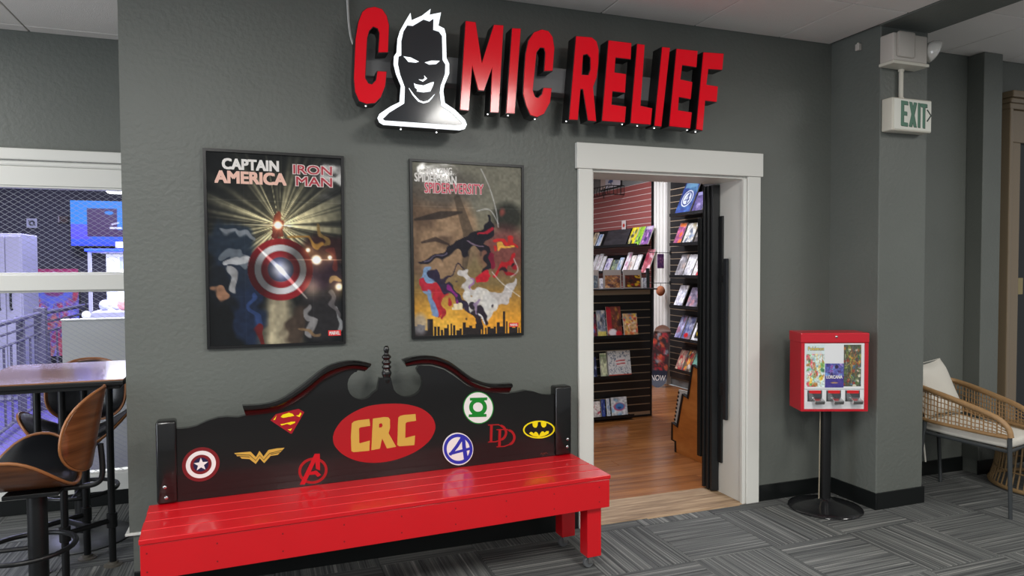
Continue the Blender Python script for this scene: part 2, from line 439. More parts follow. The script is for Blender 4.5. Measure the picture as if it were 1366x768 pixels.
# window wall at the left
wl = add('wall_back', merge(box(-4.2, -0.578, 1.37, 1.50, 2.168, 3.0), box(-4.2, -0.578, 1.37, 1.50, -0.02, 0.10)), M_wall, kind=S)
add('baseboard_back', bbox_bev(-4.2, -0.578, 1.352, 1.37, 0, 0.092, 0.002), M_base, kind=S)
win = add('window_1', bbox_bev(-4.2, -0.578, 1.345, 1.47, 0.093, 0.20, 0.004), M_white, kind=S, label='white lower sill panel')
add('window_head', merge(bbox_bev(-4.2, -0.578, 1.325, 1.37, 2.102, 2.168, 0.006), bbox_bev(-4.2, -0.578, 1.345, 1.47, 2.066, 2.101, 0.012), bbox_bev(-4.2, -0.578, 1.352, 1.47, 1.953, 2.066, 0.004)), M_white, win)
add('window_rail', bbox_bev(-4.2, -0.578, 1.335, 1.46, 1.332, 1.428, 0.005), M_white, win)
add('window_sash_bead', merge(bbox_bev(-4.2, -0.578, 1.36, 1.44, 1.428, 1.440, 0.002), bbox_bev(-4.2, -0.578, 1.36, 1.44, 1.942, 1.953, 0.002), bbox_bev(-4.2, -0.578, 1.36, 1.44, 1.320, 1.332, 0.002)), M_white, win)
def glass_mat():
    m = bpy.data.materials.new('wire_mesh_glass'); m.use_nodes = True; nt = m.node_tree; nt.nodes.clear()
    out = nt.nodes.new('ShaderNodeOutputMaterial'); tr = nt.nodes.new('ShaderNodeBsdfTransparent'); tr.inputs[0].default_value = (0.93, 0.94, 0.98, 1)
    gl = nt.nodes.new('ShaderNodeBsdfGlossy'); gl.inputs['Roughness'].default_value = 0.05
    df = nt.nodes.new('ShaderNodeBsdfPrincipled'); df.inputs['Base Color'].default_value = (0.40, 0.42, 0.44, 1); df.inputs['Roughness'].default_value = 0.4
    fr = nt.nodes.new('ShaderNodeFresnel'); fr.inputs['IOR'].default_value = 1.3
    m1 = nt.nodes.new('ShaderNodeMixShader'); nt.links.new(fr.outputs[0], m1.inputs[0]); nt.links.new(tr.outputs[0], m1.inputs[1]); nt.links.new(gl.outputs[0], m1.inputs[2])
    tc = nt.nodes.new('ShaderNodeTexCoord'); sp = nt.nodes.new('ShaderNodeSeparateXYZ'); nt.links.new(tc.outputs['Object'], sp.inputs[0])
    def M(op, a, b=None):
        n = nt.nodes.new('ShaderNodeMath'); n.operation = op
        for i, q in enumerate((a, b)):
            if q is None: continue
            if isinstance(q, (int, float)): n.inputs[i].default_value = q
            else: nt.links.new(q, n.inputs[i])
        return n.outputs[0]
    xs = M('MULTIPLY', sp.outputs[0], 1/0.046); zs = M('MULTIPLY', sp.outputs[2], 1/0.030)
    lines = None
    for sgn in (1, -1):
        a = M('ADD', xs, M('MULTIPLY', zs, sgn)); fq = M('FRACT', a); l = M('LESS_THAN', M('ABSOLUTE', M('SUBTRACT', fq, 0.5)), 0.028 if sgn > 0 else 0.016)
        lines = l if lines is None else M('MAXIMUM', lines, l)
    m2 = nt.nodes.new('ShaderNodeMixShader'); nt.links.new(lines, m2.inputs[0]); nt.links.new(m1.outputs[0], m2.inputs[1]); nt.links.new(df.outputs[0], m2.inputs[2])
    nt.links.new(m2.outputs[0], out.inputs[0]); return m
M_glass = glass_mat()
add('glass_pane', box(-4.2, -0.578, 1.402, 1.408, 1.44, 1.942), M_glass, win)
add('glass_pane', box(-4.2, -0.578, 1.402, 1.408, 0.20, 1.32), M_glass, win)

# carpet tiles, laid quarter-turn
tile_me = add('carpet_tile', bbox_bev(-0.2445, 0.2445, -0.2445, 0.2445, -0.012, 0.0, 0.0025, 1), M_carpet, floor)
first = True; cut_tiles = {}
for i in range(-10, 8):
    for j in range(-6, 5):
        cx, cy = 2.239+0.49*i, -0.345+0.49*j
        x0, x1, y0, y1 = cx-0.245, cx+0.245, cy-0.245, cy+0.245
        if y0 > -0.02 and x0 > -0.60: continue           # under the shop wall
        if y0 > 1.34 or x1 < -2.4: continue
        rz = 0.0 if (i+j) % 2 == 0 else math.pi/2
        yc = 0.015 if x0 > 3.55 else -0.0015
        if y1 > 0.05 and x0 > -0.60:                     # cut along the wall
            e = yc-cy
            k = ('cut', round(e, 4), rz)
            if k not in cut_tiles:
                cut_tiles[k] = add('carpet_tile', bbox_bev(-0.2445, 0.2445, -0.2445, e, -0.012, 0.0, 0.0025, 1) if rz == 0 else bbox_bev(-0.2445, e, -0.2445, 0.2445, -0.012, 0.0, 0.0025, 1), M_carpet, floor)
                cut_tiles[k].matrix_basis = Matrix.Translation((cx, cy, 0)) @ Matrix.Rotation(rz, 4, 'Z')
            else: share(cut_tiles[k], floor, (cx, cy, 0), rz)
            continue
        if first: tile_me.matrix_basis = Matrix.Translation((cx, cy, 0)) @ Matrix.Rotation(rz, 4, 'Z'); first = False
        else: share(tile_me, floor, (cx, cy, 0), rz)

# ceiling, hung in square tiles
ceil_ = add('ceiling', box(-4.2, 3.40, -5.2, 1.37, CEIL+0.014, CEIL+0.13), M_slab, kind=S)
cache = {}
def ctile(x0, x1, y0, y1, z, par):
    k = (round(x1-x0, 3), round(y1-y0, 3)); cx, cy = (x0+x1)/2, (y0+y1)/2
    if k not in cache:
        hx, hy = k[0]/2-0.0035, k[1]/2-0.0035
        cache[k] = add('ceiling_tile', bbox_bev(-hx, hx, -hy, hy, 0, 0.014, 0.003, 1), M_tile, par); cache[k].location = (cx, cy, z)
    else: share(cache[k], par, (cx, cy, z))
for i in range(-6, 3):
    for j in range(-5, 4):
        x0, x1 = 1.782+0.61*i, 1.782+0.61*(i+1); y0, y1 = -0.57+0.61*j, -0.57+0.61*(j+1)
        if x1 < -2.5: continue
        x1 = min(x1, 3.40); y1 = min(y1, 1.37)
        if y1 > 0.0:
            if x0 >= -0.58:
                y1 = 0.0
            elif x1 > -0.578:                           # tile cut by the wall end
                if y0 < 0: ctile(-0.578, x1, y0, 0.0, CEIL, ceil_)
                x1 = -0.578
        if x1-x0 > 0.03 and y1-y0 > 0.03: ctile(x0, x1, y0, y1, CEIL, ceil_)
add('trim_2', bbox_bev(3.402, 3.798, -5.2, -0.373, CEIL-0.006, 2.99, 0.004), M_wall, kind=S)
ceil_r = add('ceiling_right', box(3.798, 6.2, -5.2, 0.02, 2.926, 2.99), M_slab, kind=S)
for i in range(4):
    for j in range(-2, 1):
        ctile(3.798+0.6*i, 3.798+0.6*(i+1), -0.62+0.64*j, -0.62+0.64*(j+1), 2.912, ceil_r)

# brown panelled door at the far right
M_brown = mat('brown_door_paint', (128, 112, 90), 0.25, coat=0.3, bump=(25, 0.06))
d2 = add('door_2', bbox_bev(5.13, 6.05, -0.004, 0.018, 0.0, 2.33, 0.003), mat('dark_door', (14, 18, 18), 0.3), kind=S)
add('door_casing', merge(bbox_bev(5.0, 5.13, -0.035, 0.019, 0, 2.33, 0.008), bbox_bev(4.985, 5.02, -0.055, 0.019, 0, 2.60, 0.006), bbox_bev(5.02, 6.1, -0.035, 0.019, 2.33, 2.56, 0.008)), M_brown, d2)
add('door_cornice', merge(bbox_bev(4.975, 6.12, -0.060, 0.019, 2.56, 2.60, 0.006), bbox_bev(4.965, 6.12, -0.075, 0.019, 2.60, 2.635, 0.010), bbox_bev(4.955, 6.12, -0.095, 0.019, 2.635, 2.68, 0.008)), M_brown, d2)
add('lock_plate', bbox_bev(5.145, 5.215, -0.010, -0.004, 1.24, 1.36, 0.003), mat('brass_plate', (168, 152, 110), 0.35, metal=0.6), d2, label='small beige metal lock plate')

# shop interior shell
fs = add('floor_shop', box(-0.44, 4.72, 0.28, 7.0, -0.12, -0.012), M_slab, kind=S)
rng = random.Random(4)
pl_cache = {}
row = 0; y = 0.3345
while y < 5.2:
    x = 1.0-rng.random()*1.2
    while x < 4.70:
        L = rng.choice((1.2, 1.5, 1.8)); x0, x1 = max(x, 0.8), min(x+L, 4.70); x += L
        if x1-x0 < 0.05: continue
        k = round(x1-x0, 2)
        if k not in pl_cache:
            pl_cache[k] = add('floor_plank', bbox_bev(-(x1-x0)/2+0.001, (x1-x0)/2-0.001, -0.0643, 0.0643, -0.012, 0.0, 0.0012, 1), M_plank, fs); pl_cache[k].location = ((x0+x1)/2, y+0.065, 0)
        else: share(pl_cache[k], fs, ((x0+x1)/2, y+0.065, 0))
    y += 0.13; row += 1
add('wall_shop_right', box(4.72, 4.86, 0.28, 7.0, 0, 3.0), M_wall_in, kind=S)
add('wall_shop_back', box(-0.44, 4.72, 7.0, 7.1, 0, 3.0), M_wall_in, kind=S)
add('ceiling_shop', box(-0.44, 4.72, 0.28, 7.0, 3.0, 3.08), M_tile, kind=S)
# arcade shell beyond the window
add('floor_arcade', box(-7.5, -0.578, 1.50, 9.0, -0.12, 0.0), M_purple, kind=S)
add('wall_arcade', merge(box(-7.5, -0.578, 8.9, 9.0, 0, 3.6), box(-7.6, -7.5, 1.5, 9.0, 0, 3.6)), mat('arcade_dark_wall', (58, 56, 66), 0.8), kind=S)
add('ceiling_arcade', box(-7.5, -0.578, 1.50, 9.0, 3.6, 3.7), mat('arcade_ceiling_paint', (40, 40, 48), 0.9), kind=S)

# ================================================================== SHOP SIGN
SY = -0.19
def cA(x, y): return (450+x/3.841, y/3.841)
def cB(x, y): return (700+x/4.268, 20+y/4.268)
def sgn(pts, cr, y=SY): return [tuple(ony(cr(*p), y)) for p in pts]
sign = thing('shop_sign', 'large illuminated red block-letter sign with a white outlined grinning head above the doorway', 'sign', (1.4, 0, 2.30))
add('raceway', bbox_bev(0.46, 2.13, -0.10, -0.001, 2.375, 2.505, 0.004), M_race, sign, world=True)
C1 = [(125, 60), (150, 40), (190, 33), (230, 45), (255, 80), (267, 130), (262, 270), (207, 272), (213, 170), (205, 148), (185, 140), (165, 160), (155, 200), (145, 400), (160, 425), (175, 430), (195, 410), (203, 362), (255, 365), (248, 440), (225, 500), (195, 530), (150, 535), (110, 520), (88, 470), (82, 400), (90, 200), (105, 110)]
LM = [(655, 105), (710, 112), (740, 322), (800, 125), (853, 128), (828, 580), (780, 578), (793, 345), (752, 468), (720, 465), (690, 335), (675, 570), (625, 565)]
LI = [(893, 142), (942, 145), (910, 585), (862, 582)]
C2 = [(5, 515), (-12, 450), (-6, 330), (2, 220), (18, 145), (50, 97), (95, 80), (135, 90), (160, 125), (170, 190), (160, 320), (108, 322), (115, 215), (108, 190), (88, 188), (68, 215), (58, 320), (47, 430), (60, 465), (75, 470), (95, 450), (105, 412), (155, 415), (145, 500), (110, 565), (70, 585), (30, 572)]
LR = [(290, 118), (380, 125), (410, 150), (422, 200), (420, 280), (410, 360), (390, 410), (408, 608), (358, 603), (330, 425), (318, 425), (303, 600), (250, 598)]
LRh = [(333, 230), (355, 225), (372, 245), (372, 310), (360, 340), (325, 338)]
E1 = [(475, 142), (608, 158), (604, 255), (518, 245), (512, 325), (578, 335), (572, 445), (500, 437), (495, 508), (578, 520), (570, 615), (437, 605)]
LL = [(638, 162), (684, 168), (660, 515), (727, 530), (718, 627), (600, 618)]
I2 = [(780, 180), (828, 185), (778, 638), (735, 633)]
E2 = [(862, 190), (985, 203), (978, 300), (897, 288), (887, 365), (955, 380), (945, 482), (878, 470), (873, 540), (952, 553), (942, 648), (820, 635)]
LF = [(1015, 210), (1133, 218), (1125, 315), (1045, 310), (1035, 395), (1100, 405), (1093, 498), (1027, 490), (1013, 660), (973, 652)]
def dots(pts3, parent):
    for p in pts3:
        add('pin_light', lathe([(-0.003, 0.002), (-0.0015, 0.004), (0.0015, 0.004), (0.003, 0.002)], 8, p), M_dot, parent, world=True)
def shrink(pts, k):
    """polygon offset inwards by k (x-z plane)."""
    P = [np.array((p[0], p[2])) for p in pts]; n = len(P)
    ar = sum(P[i][0]*P[(i+1) % n][1]-P[(i+1) % n][0]*P[i][1] for i in range(n)); s = 1 if ar > 0 else -1
    out = []
    for i in range(n):
        a, b, c = P[i-1], P[i], P[(i+1) % n]
        n1 = np.array([-(b-a)[1], (b-a)[0]])*s; n2 = np.array([-(c-b)[1], (c-b)[0]])*s
        n1 /= np.linalg.norm(n1)+1e-9; n2 /= np.linalg.norm(n2)+1e-9
        d = n1+n2; d /= max(0.35, np.dot(d, d)/2); q = b+d*k
        out.append((q[0], pts[0][1], q[1]))
    return out
for pts, cr, hole in ((C1, cA, None), (LM, cA, None), (LI, cA, None), (C2, cB, None), (LR, cB, LRh), (E1, cB, None), (LL, cB, None), (I2, cB, None), (E2, cB, None), (LF, cB, None)):
    o3 = sgn(pts, cr); h3 = [sgn(hole, cr)] if hole else []
    back = lambda P, y: [(p[0], y, p[2]) for p in P]
    can = add('letter', prism(back(o3, SY+0.002), NY, 0.086, [back(h, SY+0.002) for h in h3]), M_ret, sign, world=True)
    ins = shrink(o3, 0.0035)
    add('letter_face', prism(back(ins, SY-0.004), NY, 0.0055, [shrink(h, -0.0035) and [(p[0], SY-0.004, p[2]) for p in shrink(h, -0.0035)] for h in h3]), M_sred, can, world=True, label='glossy red face')
    zb = sorted(o3, key=lambda p: p[2])[:2]
    mid = ((zb[0][0]+zb[1][0])/2, SY+0.035, min(zb[0][2], zb[1][2])-0.0005)
    dots([mid] if len(pts) < 11 else [(zb[0][0], SY+0.03, zb[0][2]-0.0005)], can)
HO = [(215, 628), (205, 605), (215, 585), (270, 548), (318, 525), (325, 440), (300, 380), (288, 330), (290, 290), (303, 270), (308, 200), (320, 160), (345, 115), (372, 70), (378, 108), (430, 85), (475, 50), (470, 80), (528, 68), (515, 135), (545, 150), (553, 180), (556, 300), (570, 330), (570, 380), (545, 440), (540, 470), (548, 530), (600, 565), (650, 615), (660, 640), (650, 662), (625, 668), (235, 640)]
HI = [(230, 612), (265, 578), (340, 532), (343, 450), (319, 385), (308, 332), (311, 292), (325, 287), (325, 215), (336, 165), (357, 132), (385, 135), (440, 102), (470, 112), (492, 97), (490, 155), (520, 165), (535, 187), (538, 310), (552, 332), (550, 380), (528, 440), (523, 475), (531, 545), (580, 577), (638, 632), (636, 642), (600, 645), (240, 620)]
ho = sgn(HO, cA)
headp = add('head_logo', prism([(p[0], SY, p[2]) for p in ho], NY, 0.085), M_ret, sign, world=True, label='black grinning man bust in a white outline')
hi = [(p[0], SY-0.012, p[2]) for p in sgn(HI, cA)]
add('head_panel', prism([(p[0], SY-0.006, p[2]) for p in hi], NY, 0.006), mat('sign_dark_acrylic', (44, 47, 52), 0.14, coat=0.4), headp, world=True)
add('head_outline', prism([(p[0], SY-0.012, p[2]) for p in ho], NY, 0.012, [hi]), M_glow, headp, world=True)
def feat(pts): return prism([(p[0], SY-0.0085, p[2]) for p in sgn(pts, cA)], NY, 0.0025)
for nm, pts in (('eye', [(338, 291), (375, 297), (416, 318), (400, 323), (362, 319), (350, 303)]), ('eye', [(446, 322), (480, 313), (523, 314), (505, 330), (470, 333)]),
                ('nose', [(443, 388), (458, 405), (437, 420), (415, 409), (436, 410), (447, 402)]),
                ('mouth', [(391, 428), (402, 434), (440, 440), (480, 424), (493, 422), (490, 436), (475, 470), (440, 475), (405, 470), (408, 460), (396, 450)]),
                ('chin_line', ribbon2([(365, 453), (388, 488), (415, 518), (440, 527), (465, 520), (480, 505), (497, 484)], [2, 7, 8, 8, 8, 6, 2]))):
    add(nm, feat(pts), M_glow, headp, world=True)
dots([(ony(cA(325, 662), -0.15)), (ony(cA(508, 678), -0.15))], headp)
add('power_cable', tube([tuple(p) for p in spline([ony((463, -12), -0.012), ony((465, 25), -0.012), ony((468, 48), -0.03), ony((472, 60), -0.06), (0.47, -0.06, 2.45)], 6)], 0.006, 6), mat('white_cable', (190, 190, 186), 0.5), sign, world=True)

# ================================================================== POSTERS
def poster(name, label, q, ink, ly):
    """q: TL,TR,BL,BR pixel corners of the frame on the wall."""
    P = [ony(p, 0.0) for p in q]
    ctr = sum(P)/4
    o = thing(name, label, 'poster', (ctr[0], 0, ctr[2]), group='framed posters on the grey wall')
    tl, tr, bl, br = [np.array((p[0]-ctr[0], 0, p[2]-ctr[2])) for p in P]
    def at(u, v, y): 
        p = tl*(1-u)*(1-v)+tr*u*(1-v)+bl*(1-u)*v+br*u*v
        return (p[0], y, p[2])
    def loc(k): return [at(k, k*0.67, -0.022), at(1-k, k*0.67, -0.022), at(1-k, 1-k*0.67, -0.022), at(k, 1-k*0.67, -0.022)]
    k = 0.021
    outer, inner = loc(0), loc(k)
    for a, b in ((0, 1), (1, 2), (2, 3), (3, 0)):
        add('frame_rail', prism([outer[a], outer[b], inner[b], inner[a]], NY, 0.021), mat('poster_frame', (10, 11, 13), 0.35), o)
    U = lambda u: k+u*(1-2*k); Vv = lambda v: k*0.67+v*(1-2*k*0.67)
    sh = link_mesh('print', sheet_mesh('print', ink, lambda u, v: at(U(u), Vv(v), -0.012), M_poster), o)
    add('backing_board', prism([at(U(0), Vv(0), -0.011), at(U(1), Vv(0), -0.011), at(U(1), Vv(1), -0.011), at(U(0), Vv(1), -0.011)], NY, 0.009), M_dark, o)
    for s, (u0, u1, v0, v1), m, bold, skew, lab in ly:
        d = skew
        add('lettering', text_quad(s, at(U(u0), Vv(v1), -0.0126), at(U(u1), Vv(v1+d), -0.0126), at(U(u0), Vv(v0), -0.0126), at(U(u1), Vv(v0+d), -0.0126), bold), m, o, label=lab)
    return o, (lambda u, v, y: at(U(u), Vv(v), y))

A1 = 1.48
ink = Ink(150, 222, A1, (12, 15, 17), 3)
cx, cy = 0.52, 0.37
dx, dy = ink.u-cx, ink.v-cy*A1
ang = np.arctan2(dy, dx); rad = np.hypot(dx, dy)
ra = np.zeros_like(ang); r2 = np.random.default_rng(8)
for _ in range(90):
    a0, wd, am = r2.uniform(-math.pi, math.pi), r2.uniform(0.008, 0.06), r2.uniform(0.2, 1)
    dd = np.abs((ang-a0+math.pi) % (2*math.pi)-math.pi); ra += am*np.exp(-(dd/wd)**2)
ra = np.clip(ra, 0, 1.3)
ink.addc(np.exp(-(rad/0.36)**2)*(0.34+0.6*ra)*0.9, (205, 190, 140))
ink.addc(np.exp(-(rad/0.60)**2)*ra*0.30*(ink.v < 0.9), (180, 172, 140))
bm = np.clip(1-np.abs(ink.u-0.51+0.02*(ink.v-1.1))/(0.04+0.32*(ink.v-0.88)), 0, 1)*(ink.v > 0.95)
ink.mix(np.clip(bm*1.2, 0, 0.85)*(0.6+0.4*ink.noise(18, 3)), (214, 200, 164))
# abstract dark masses left and right of the disc
ink.warp(0.085, 14, 20)
for (ex, ey, rx, ry, rot, col) in ((0.17, 0.47, 0.16, 0.17, 0.3, (30, 42, 56)), (0.20, 0.62, 0.20, 0.20, 0.2, (28, 38, 54)), (0.28, 0.83, 0.11, 0.26, 0.1, (26, 38, 62)), (0.05, 0.68, 0.10, 0.14, 0, (20, 24, 30)),
                                   (0.86, 0.52, 0.17, 0.17, -0.2, (42, 22, 24)), (0.84, 0.66, 0.18, 0.18, 0, (36, 24, 38)), (0.83, 0.86, 0.17, 0.24, 0.1, (38, 36, 38)), (0.64, 0.90, 0.08, 0.18, 0.3, (64, 52, 44))):
    ink.mix(ink.ell(ex, ey, rx, ry, 0.35, rot)*0.92, col)
for (pts, wd, col) in (([(0.10, 0.42), (0.22, 0.40), (0.34, 0.45)], 0.012, (120, 126, 132)), ([(0.10, 0.52), (0.20, 0.50), (0.26, 0.57)], 0.03, (96, 104, 112)), ([(0.14, 0.57), (0.23, 0.55)], 0.035, (176, 178, 180)), ([(0.18, 0.62), (0.16, 0.70)], 0.028, (150, 150, 150)),
                       ([(0.06, 0.70), (0.10, 0.74)], 0.03, (150, 110, 84)), ([(0.30, 0.74), (0.33, 0.92)], 0.02, (44, 64, 108)), ([(0.33, 0.92), (0.37, 0.99)], 0.025, (96, 24, 24)),
                       ([(0.60, 0.44), (0.74, 0.43), (0.84, 0.47)], 0.014, (150, 110, 50)), ([(0.84, 0.38), (0.87, 0.46)], 0.02, (120, 96, 54)), ([(0.92, 0.50), (0.97, 0.60)], 0.02, (84, 34, 32)), ([(0.90, 0.68), (0.99, 0.66)], 0.022, (150, 120, 80)),
                       ([(0.72, 0.80), (0.78, 0.88), (0.72, 0.97)], 0.024, (130, 128, 128)), ([(0.66, 0.93), (0.80, 0.96)], 0.02, (120, 96, 70)), ([(0.95, 0.80), (0.99, 0.95)], 0.018, (140, 142, 144)), ([(0.88, 0.74), (0.99, 0.86)], 0.02, (92, 88, 90)),
                       ([(0.49, 0.42), (0.50, 0.36)], 0.035, (84, 22, 24)), ([(0.50, 0.36), (0.53, 0.33)], 0.02, (120, 50, 36)), ([(0.55, 0.42), (0.55, 0.37)], 0.02, (96, 30, 26))):
    ink.mix(ink.line(pts, wd)*0.9, col)
ink.unwarp()
nz = ink.noise(40, 55)
ink.a *= (0.88+0.24*nz[..., None])
rx, ry, rr = 0.525, 0.605, 0.245
q = np.hypot((ink.u-rx), (ink.v-ry*A1))/rr
th_ = np.arctan2(ink.v-ry*A1, ink.u-rx)
shade = 0.72+0.42*np.sin(th_*2-0.9)
for r0, r1, col in ((0.0, 0.40, (34, 40, 66)), (0.40, 0.60, (128, 26, 34)), (0.60, 0.80, (186, 186, 190)), (0.80, 1.0, (122, 22, 30))):
    m = np.clip((r1-q)/0.03+0.5, 0, 1)*np.clip((q-r0)/0.03+0.5, 0, 1)
    ink.mix(m*0.95, col)
ink.a = np.where((q < 1)[..., None], ink.a*np.clip(shade, 0.5, 1.2)[..., None], ink.a)
ink.addc(np.exp(-(q/0.28)**2)*0.9, (220, 220, 226))
ink.addc(ink.line([(0.36, 0.49), (0.53, 0.61), (0.72, 0.76)], [0.004, 0.018, 0.004])*0.5, (210, 205, 190))
ink.addc(np.exp(-(np.hypot(ink.u-0.76, ink.v-0.70*A1)/0.07)**2)*0.5, (220, 190, 150))
for fu, fv, fr, am in ((0.80, 0.553, 0.035, 1.4), (0.735, 0.50, 0.016, 1.0), (0.905, 0.54, 0.016, 1.0), (0.975, 0.70, 0.03, 0.9), (0.51, 0.37, 0.03, 1.2)):
    d = np.hypot(ink.u-fu, ink.v-fv*A1); ink.addc(am*np.exp(-(d/fr)**4), (255, 240, 200)); ink.addc(0.35*np.exp(-(d/(fr*2.6))**2), (230, 180, 110))
ink.addc(np.exp(-((ink.v-0.37*A1)/0.004)**2)*np.exp(-((ink.u-0.5)/0.25)**2)*0.5, (230, 220, 190))
ink.addc(np.exp(-((ink.v-0.553*A1)/0.004)**2)*np.exp(-((ink.u-0.85)/0.2)**2)*0.5, (230, 200, 160))
ink.a[:10] *= 1.0
for vv in (0.245, 0.495, 0.745): ink.addc(np.exp(-((ink.v-vv*A1)/0.002)**2)*0.07, (255, 255, 255))
for uu in (0.26, 0.52, 0.77): ink.addc(np.exp(-((ink.u-uu)/0.002)**2)*0.05, (255, 255, 255))
M_ink_w = mat('ink_white', (232, 228, 224), 0.4); M_ink_pk = mat('ink_peach', (236, 190, 172), 0.4)
M_ink_r = mat('ink_red', (176, 34, 56), 0.4); M_ink_lr = mat('ink_logo_red', (226, 40, 44), 0.4); M_ink_pr = mat('ink_rose', (206, 60, 88), 0.4); M_ink_ow = mat('ink_offwhite', (226, 206, 204), 0.4)
p1, at1 = poster('framed_poster', 'black framed comic poster with golden rays bursting round a red and silver disc, left', ((270.6, 197.9), (457.9, 208.9), (276.8, 465.1), (460.7, 457.9)), ink, [
    ('CAPTAIN', (0.11, 0.525, 0.030, 0.088), M_ink_w, 0.055, 0.0, 'pale lettering'),
    ('AMERICA', (0.055, 0.580, 0.094, 0.160), M_ink_pk, 0.058, 0.0, 'peach lettering'),
    ('IRON', (0.625, 0.935, 0.042, 0.097), M_ink_ow, 0.085, 0.0, 'pale outline lettering'),
    ('MAN', (0.645, 0.935, 0.104, 0.160), M_ink_ow, 0.085, 0.0, 'pale outline lettering')])
for s, (u0, u1, v0, v1) in (('IRON', (0.632, 0.928, 0.046, 0.093)), ('MAN', (0.652, 0.928, 0.108, 0.156))):
    add('lettering_fill', text_quad(s, at1(u0, v1, -0.0136), at1(u1, v1, -0.0136), at1(u0, v0, -0.0136), at1(u1, v0, -0.0136), 0.012), M_ink_r, p1, label='crimson lettering fill')
def mlogo(p, at, u0, u1, v0, v1):
    qd = lambda a, b, c, d, y: [at(a, c, y), at(b, c, y), at(b, d, y), at(a, d, y)]
    lg = add('publisher_logo', prism(qd(u0, u1, v0, v1, -0.0127), NY, 0.0005), M_ink_lr, p, label='small red rectangle with white capitals')
    add('logo_lettering', text_quad('MARVEL', at(u0+.008, v1-.005, -0.0134), at(u1-.008, v1-.005, -0.0132), at(u0+.008, v0+.005, -0.0132), at(u1-.008, v0+.005, -0.0132), 0.03), M_ink_w, lg)
mlogo(p1, at1, 0.885, 0.985, 0.938, 0.968)

A2 = 1.50
ink = Ink(134, 200, A2, (124, 122, 108), 11)
t = ink.v/A2
ink.mix(np.clip((t-0.25)/0.5, 0, 1), (124, 102, 62)); ink.mix(np.clip((t-0.70)/0.22, 0, 1), (226, 158, 52))
ink.mix(ink.ell(0.25, 0.97, 0.2, 0.2, 1.2)*0.5, (238, 196, 84))
n1, n2 = ink.noise(7, 9), ink.noise(16, 22)
big = np.clip(ink.ell(0.20, 0.40, 0.37, 0.42, 0.25)*1.1, 0, 1)     # broad brown brushwork, no figure
ink.mix(big*0.9, (146, 118, 92)); ink.mix(big*np.clip(n1*2.2-0.9, 0, 1)*0.7, (78, 62, 52)); ink.mix(big*np.clip(n2*3-1.9, 0, 1)*0.6, (180, 150, 120))
ink.mix(ink.ell(0.25, 0.14, 0.34, 0.16, 0.6)*0.75, (88, 84, 78))
ink.mix(ink.line([(0.02, 0.33), (0.25, 0.30), (0.44, 0.28)], [0.01, 0.035, 0.01])*0.8, (46, 40, 38))
ink.mix(ink.line([(0.08, 0.46), (0.20, 0.44), (0.32, 0.47)], [0.01, 0.02, 0.008])*0.8, (50, 40, 38))
ink.mix(ink.line([(0.40, 0.20), (0.50, 0.40), (0.46, 0.62)], [0.03, 0.05, 0.02])*0.6, (64, 56, 48))
ink.mix(ink.ell(0.87, 0.30, 0.14, 0.13, 0.5)*0.85, (36, 38, 34)); ink.mix(np.clip(n2*3-1.8, 0, 1)*ink.ell(0.87, 0.30, 0.10, 0.10, 0.4)*0.8, (150, 76, 68))
ink.mix(ink.ell(0.84, 0.50, 0.22, 0.20, 0.7)*0.6, (116, 40, 50))
dk = (26, 24, 34)
ink.warp(0.12, 15, 22)
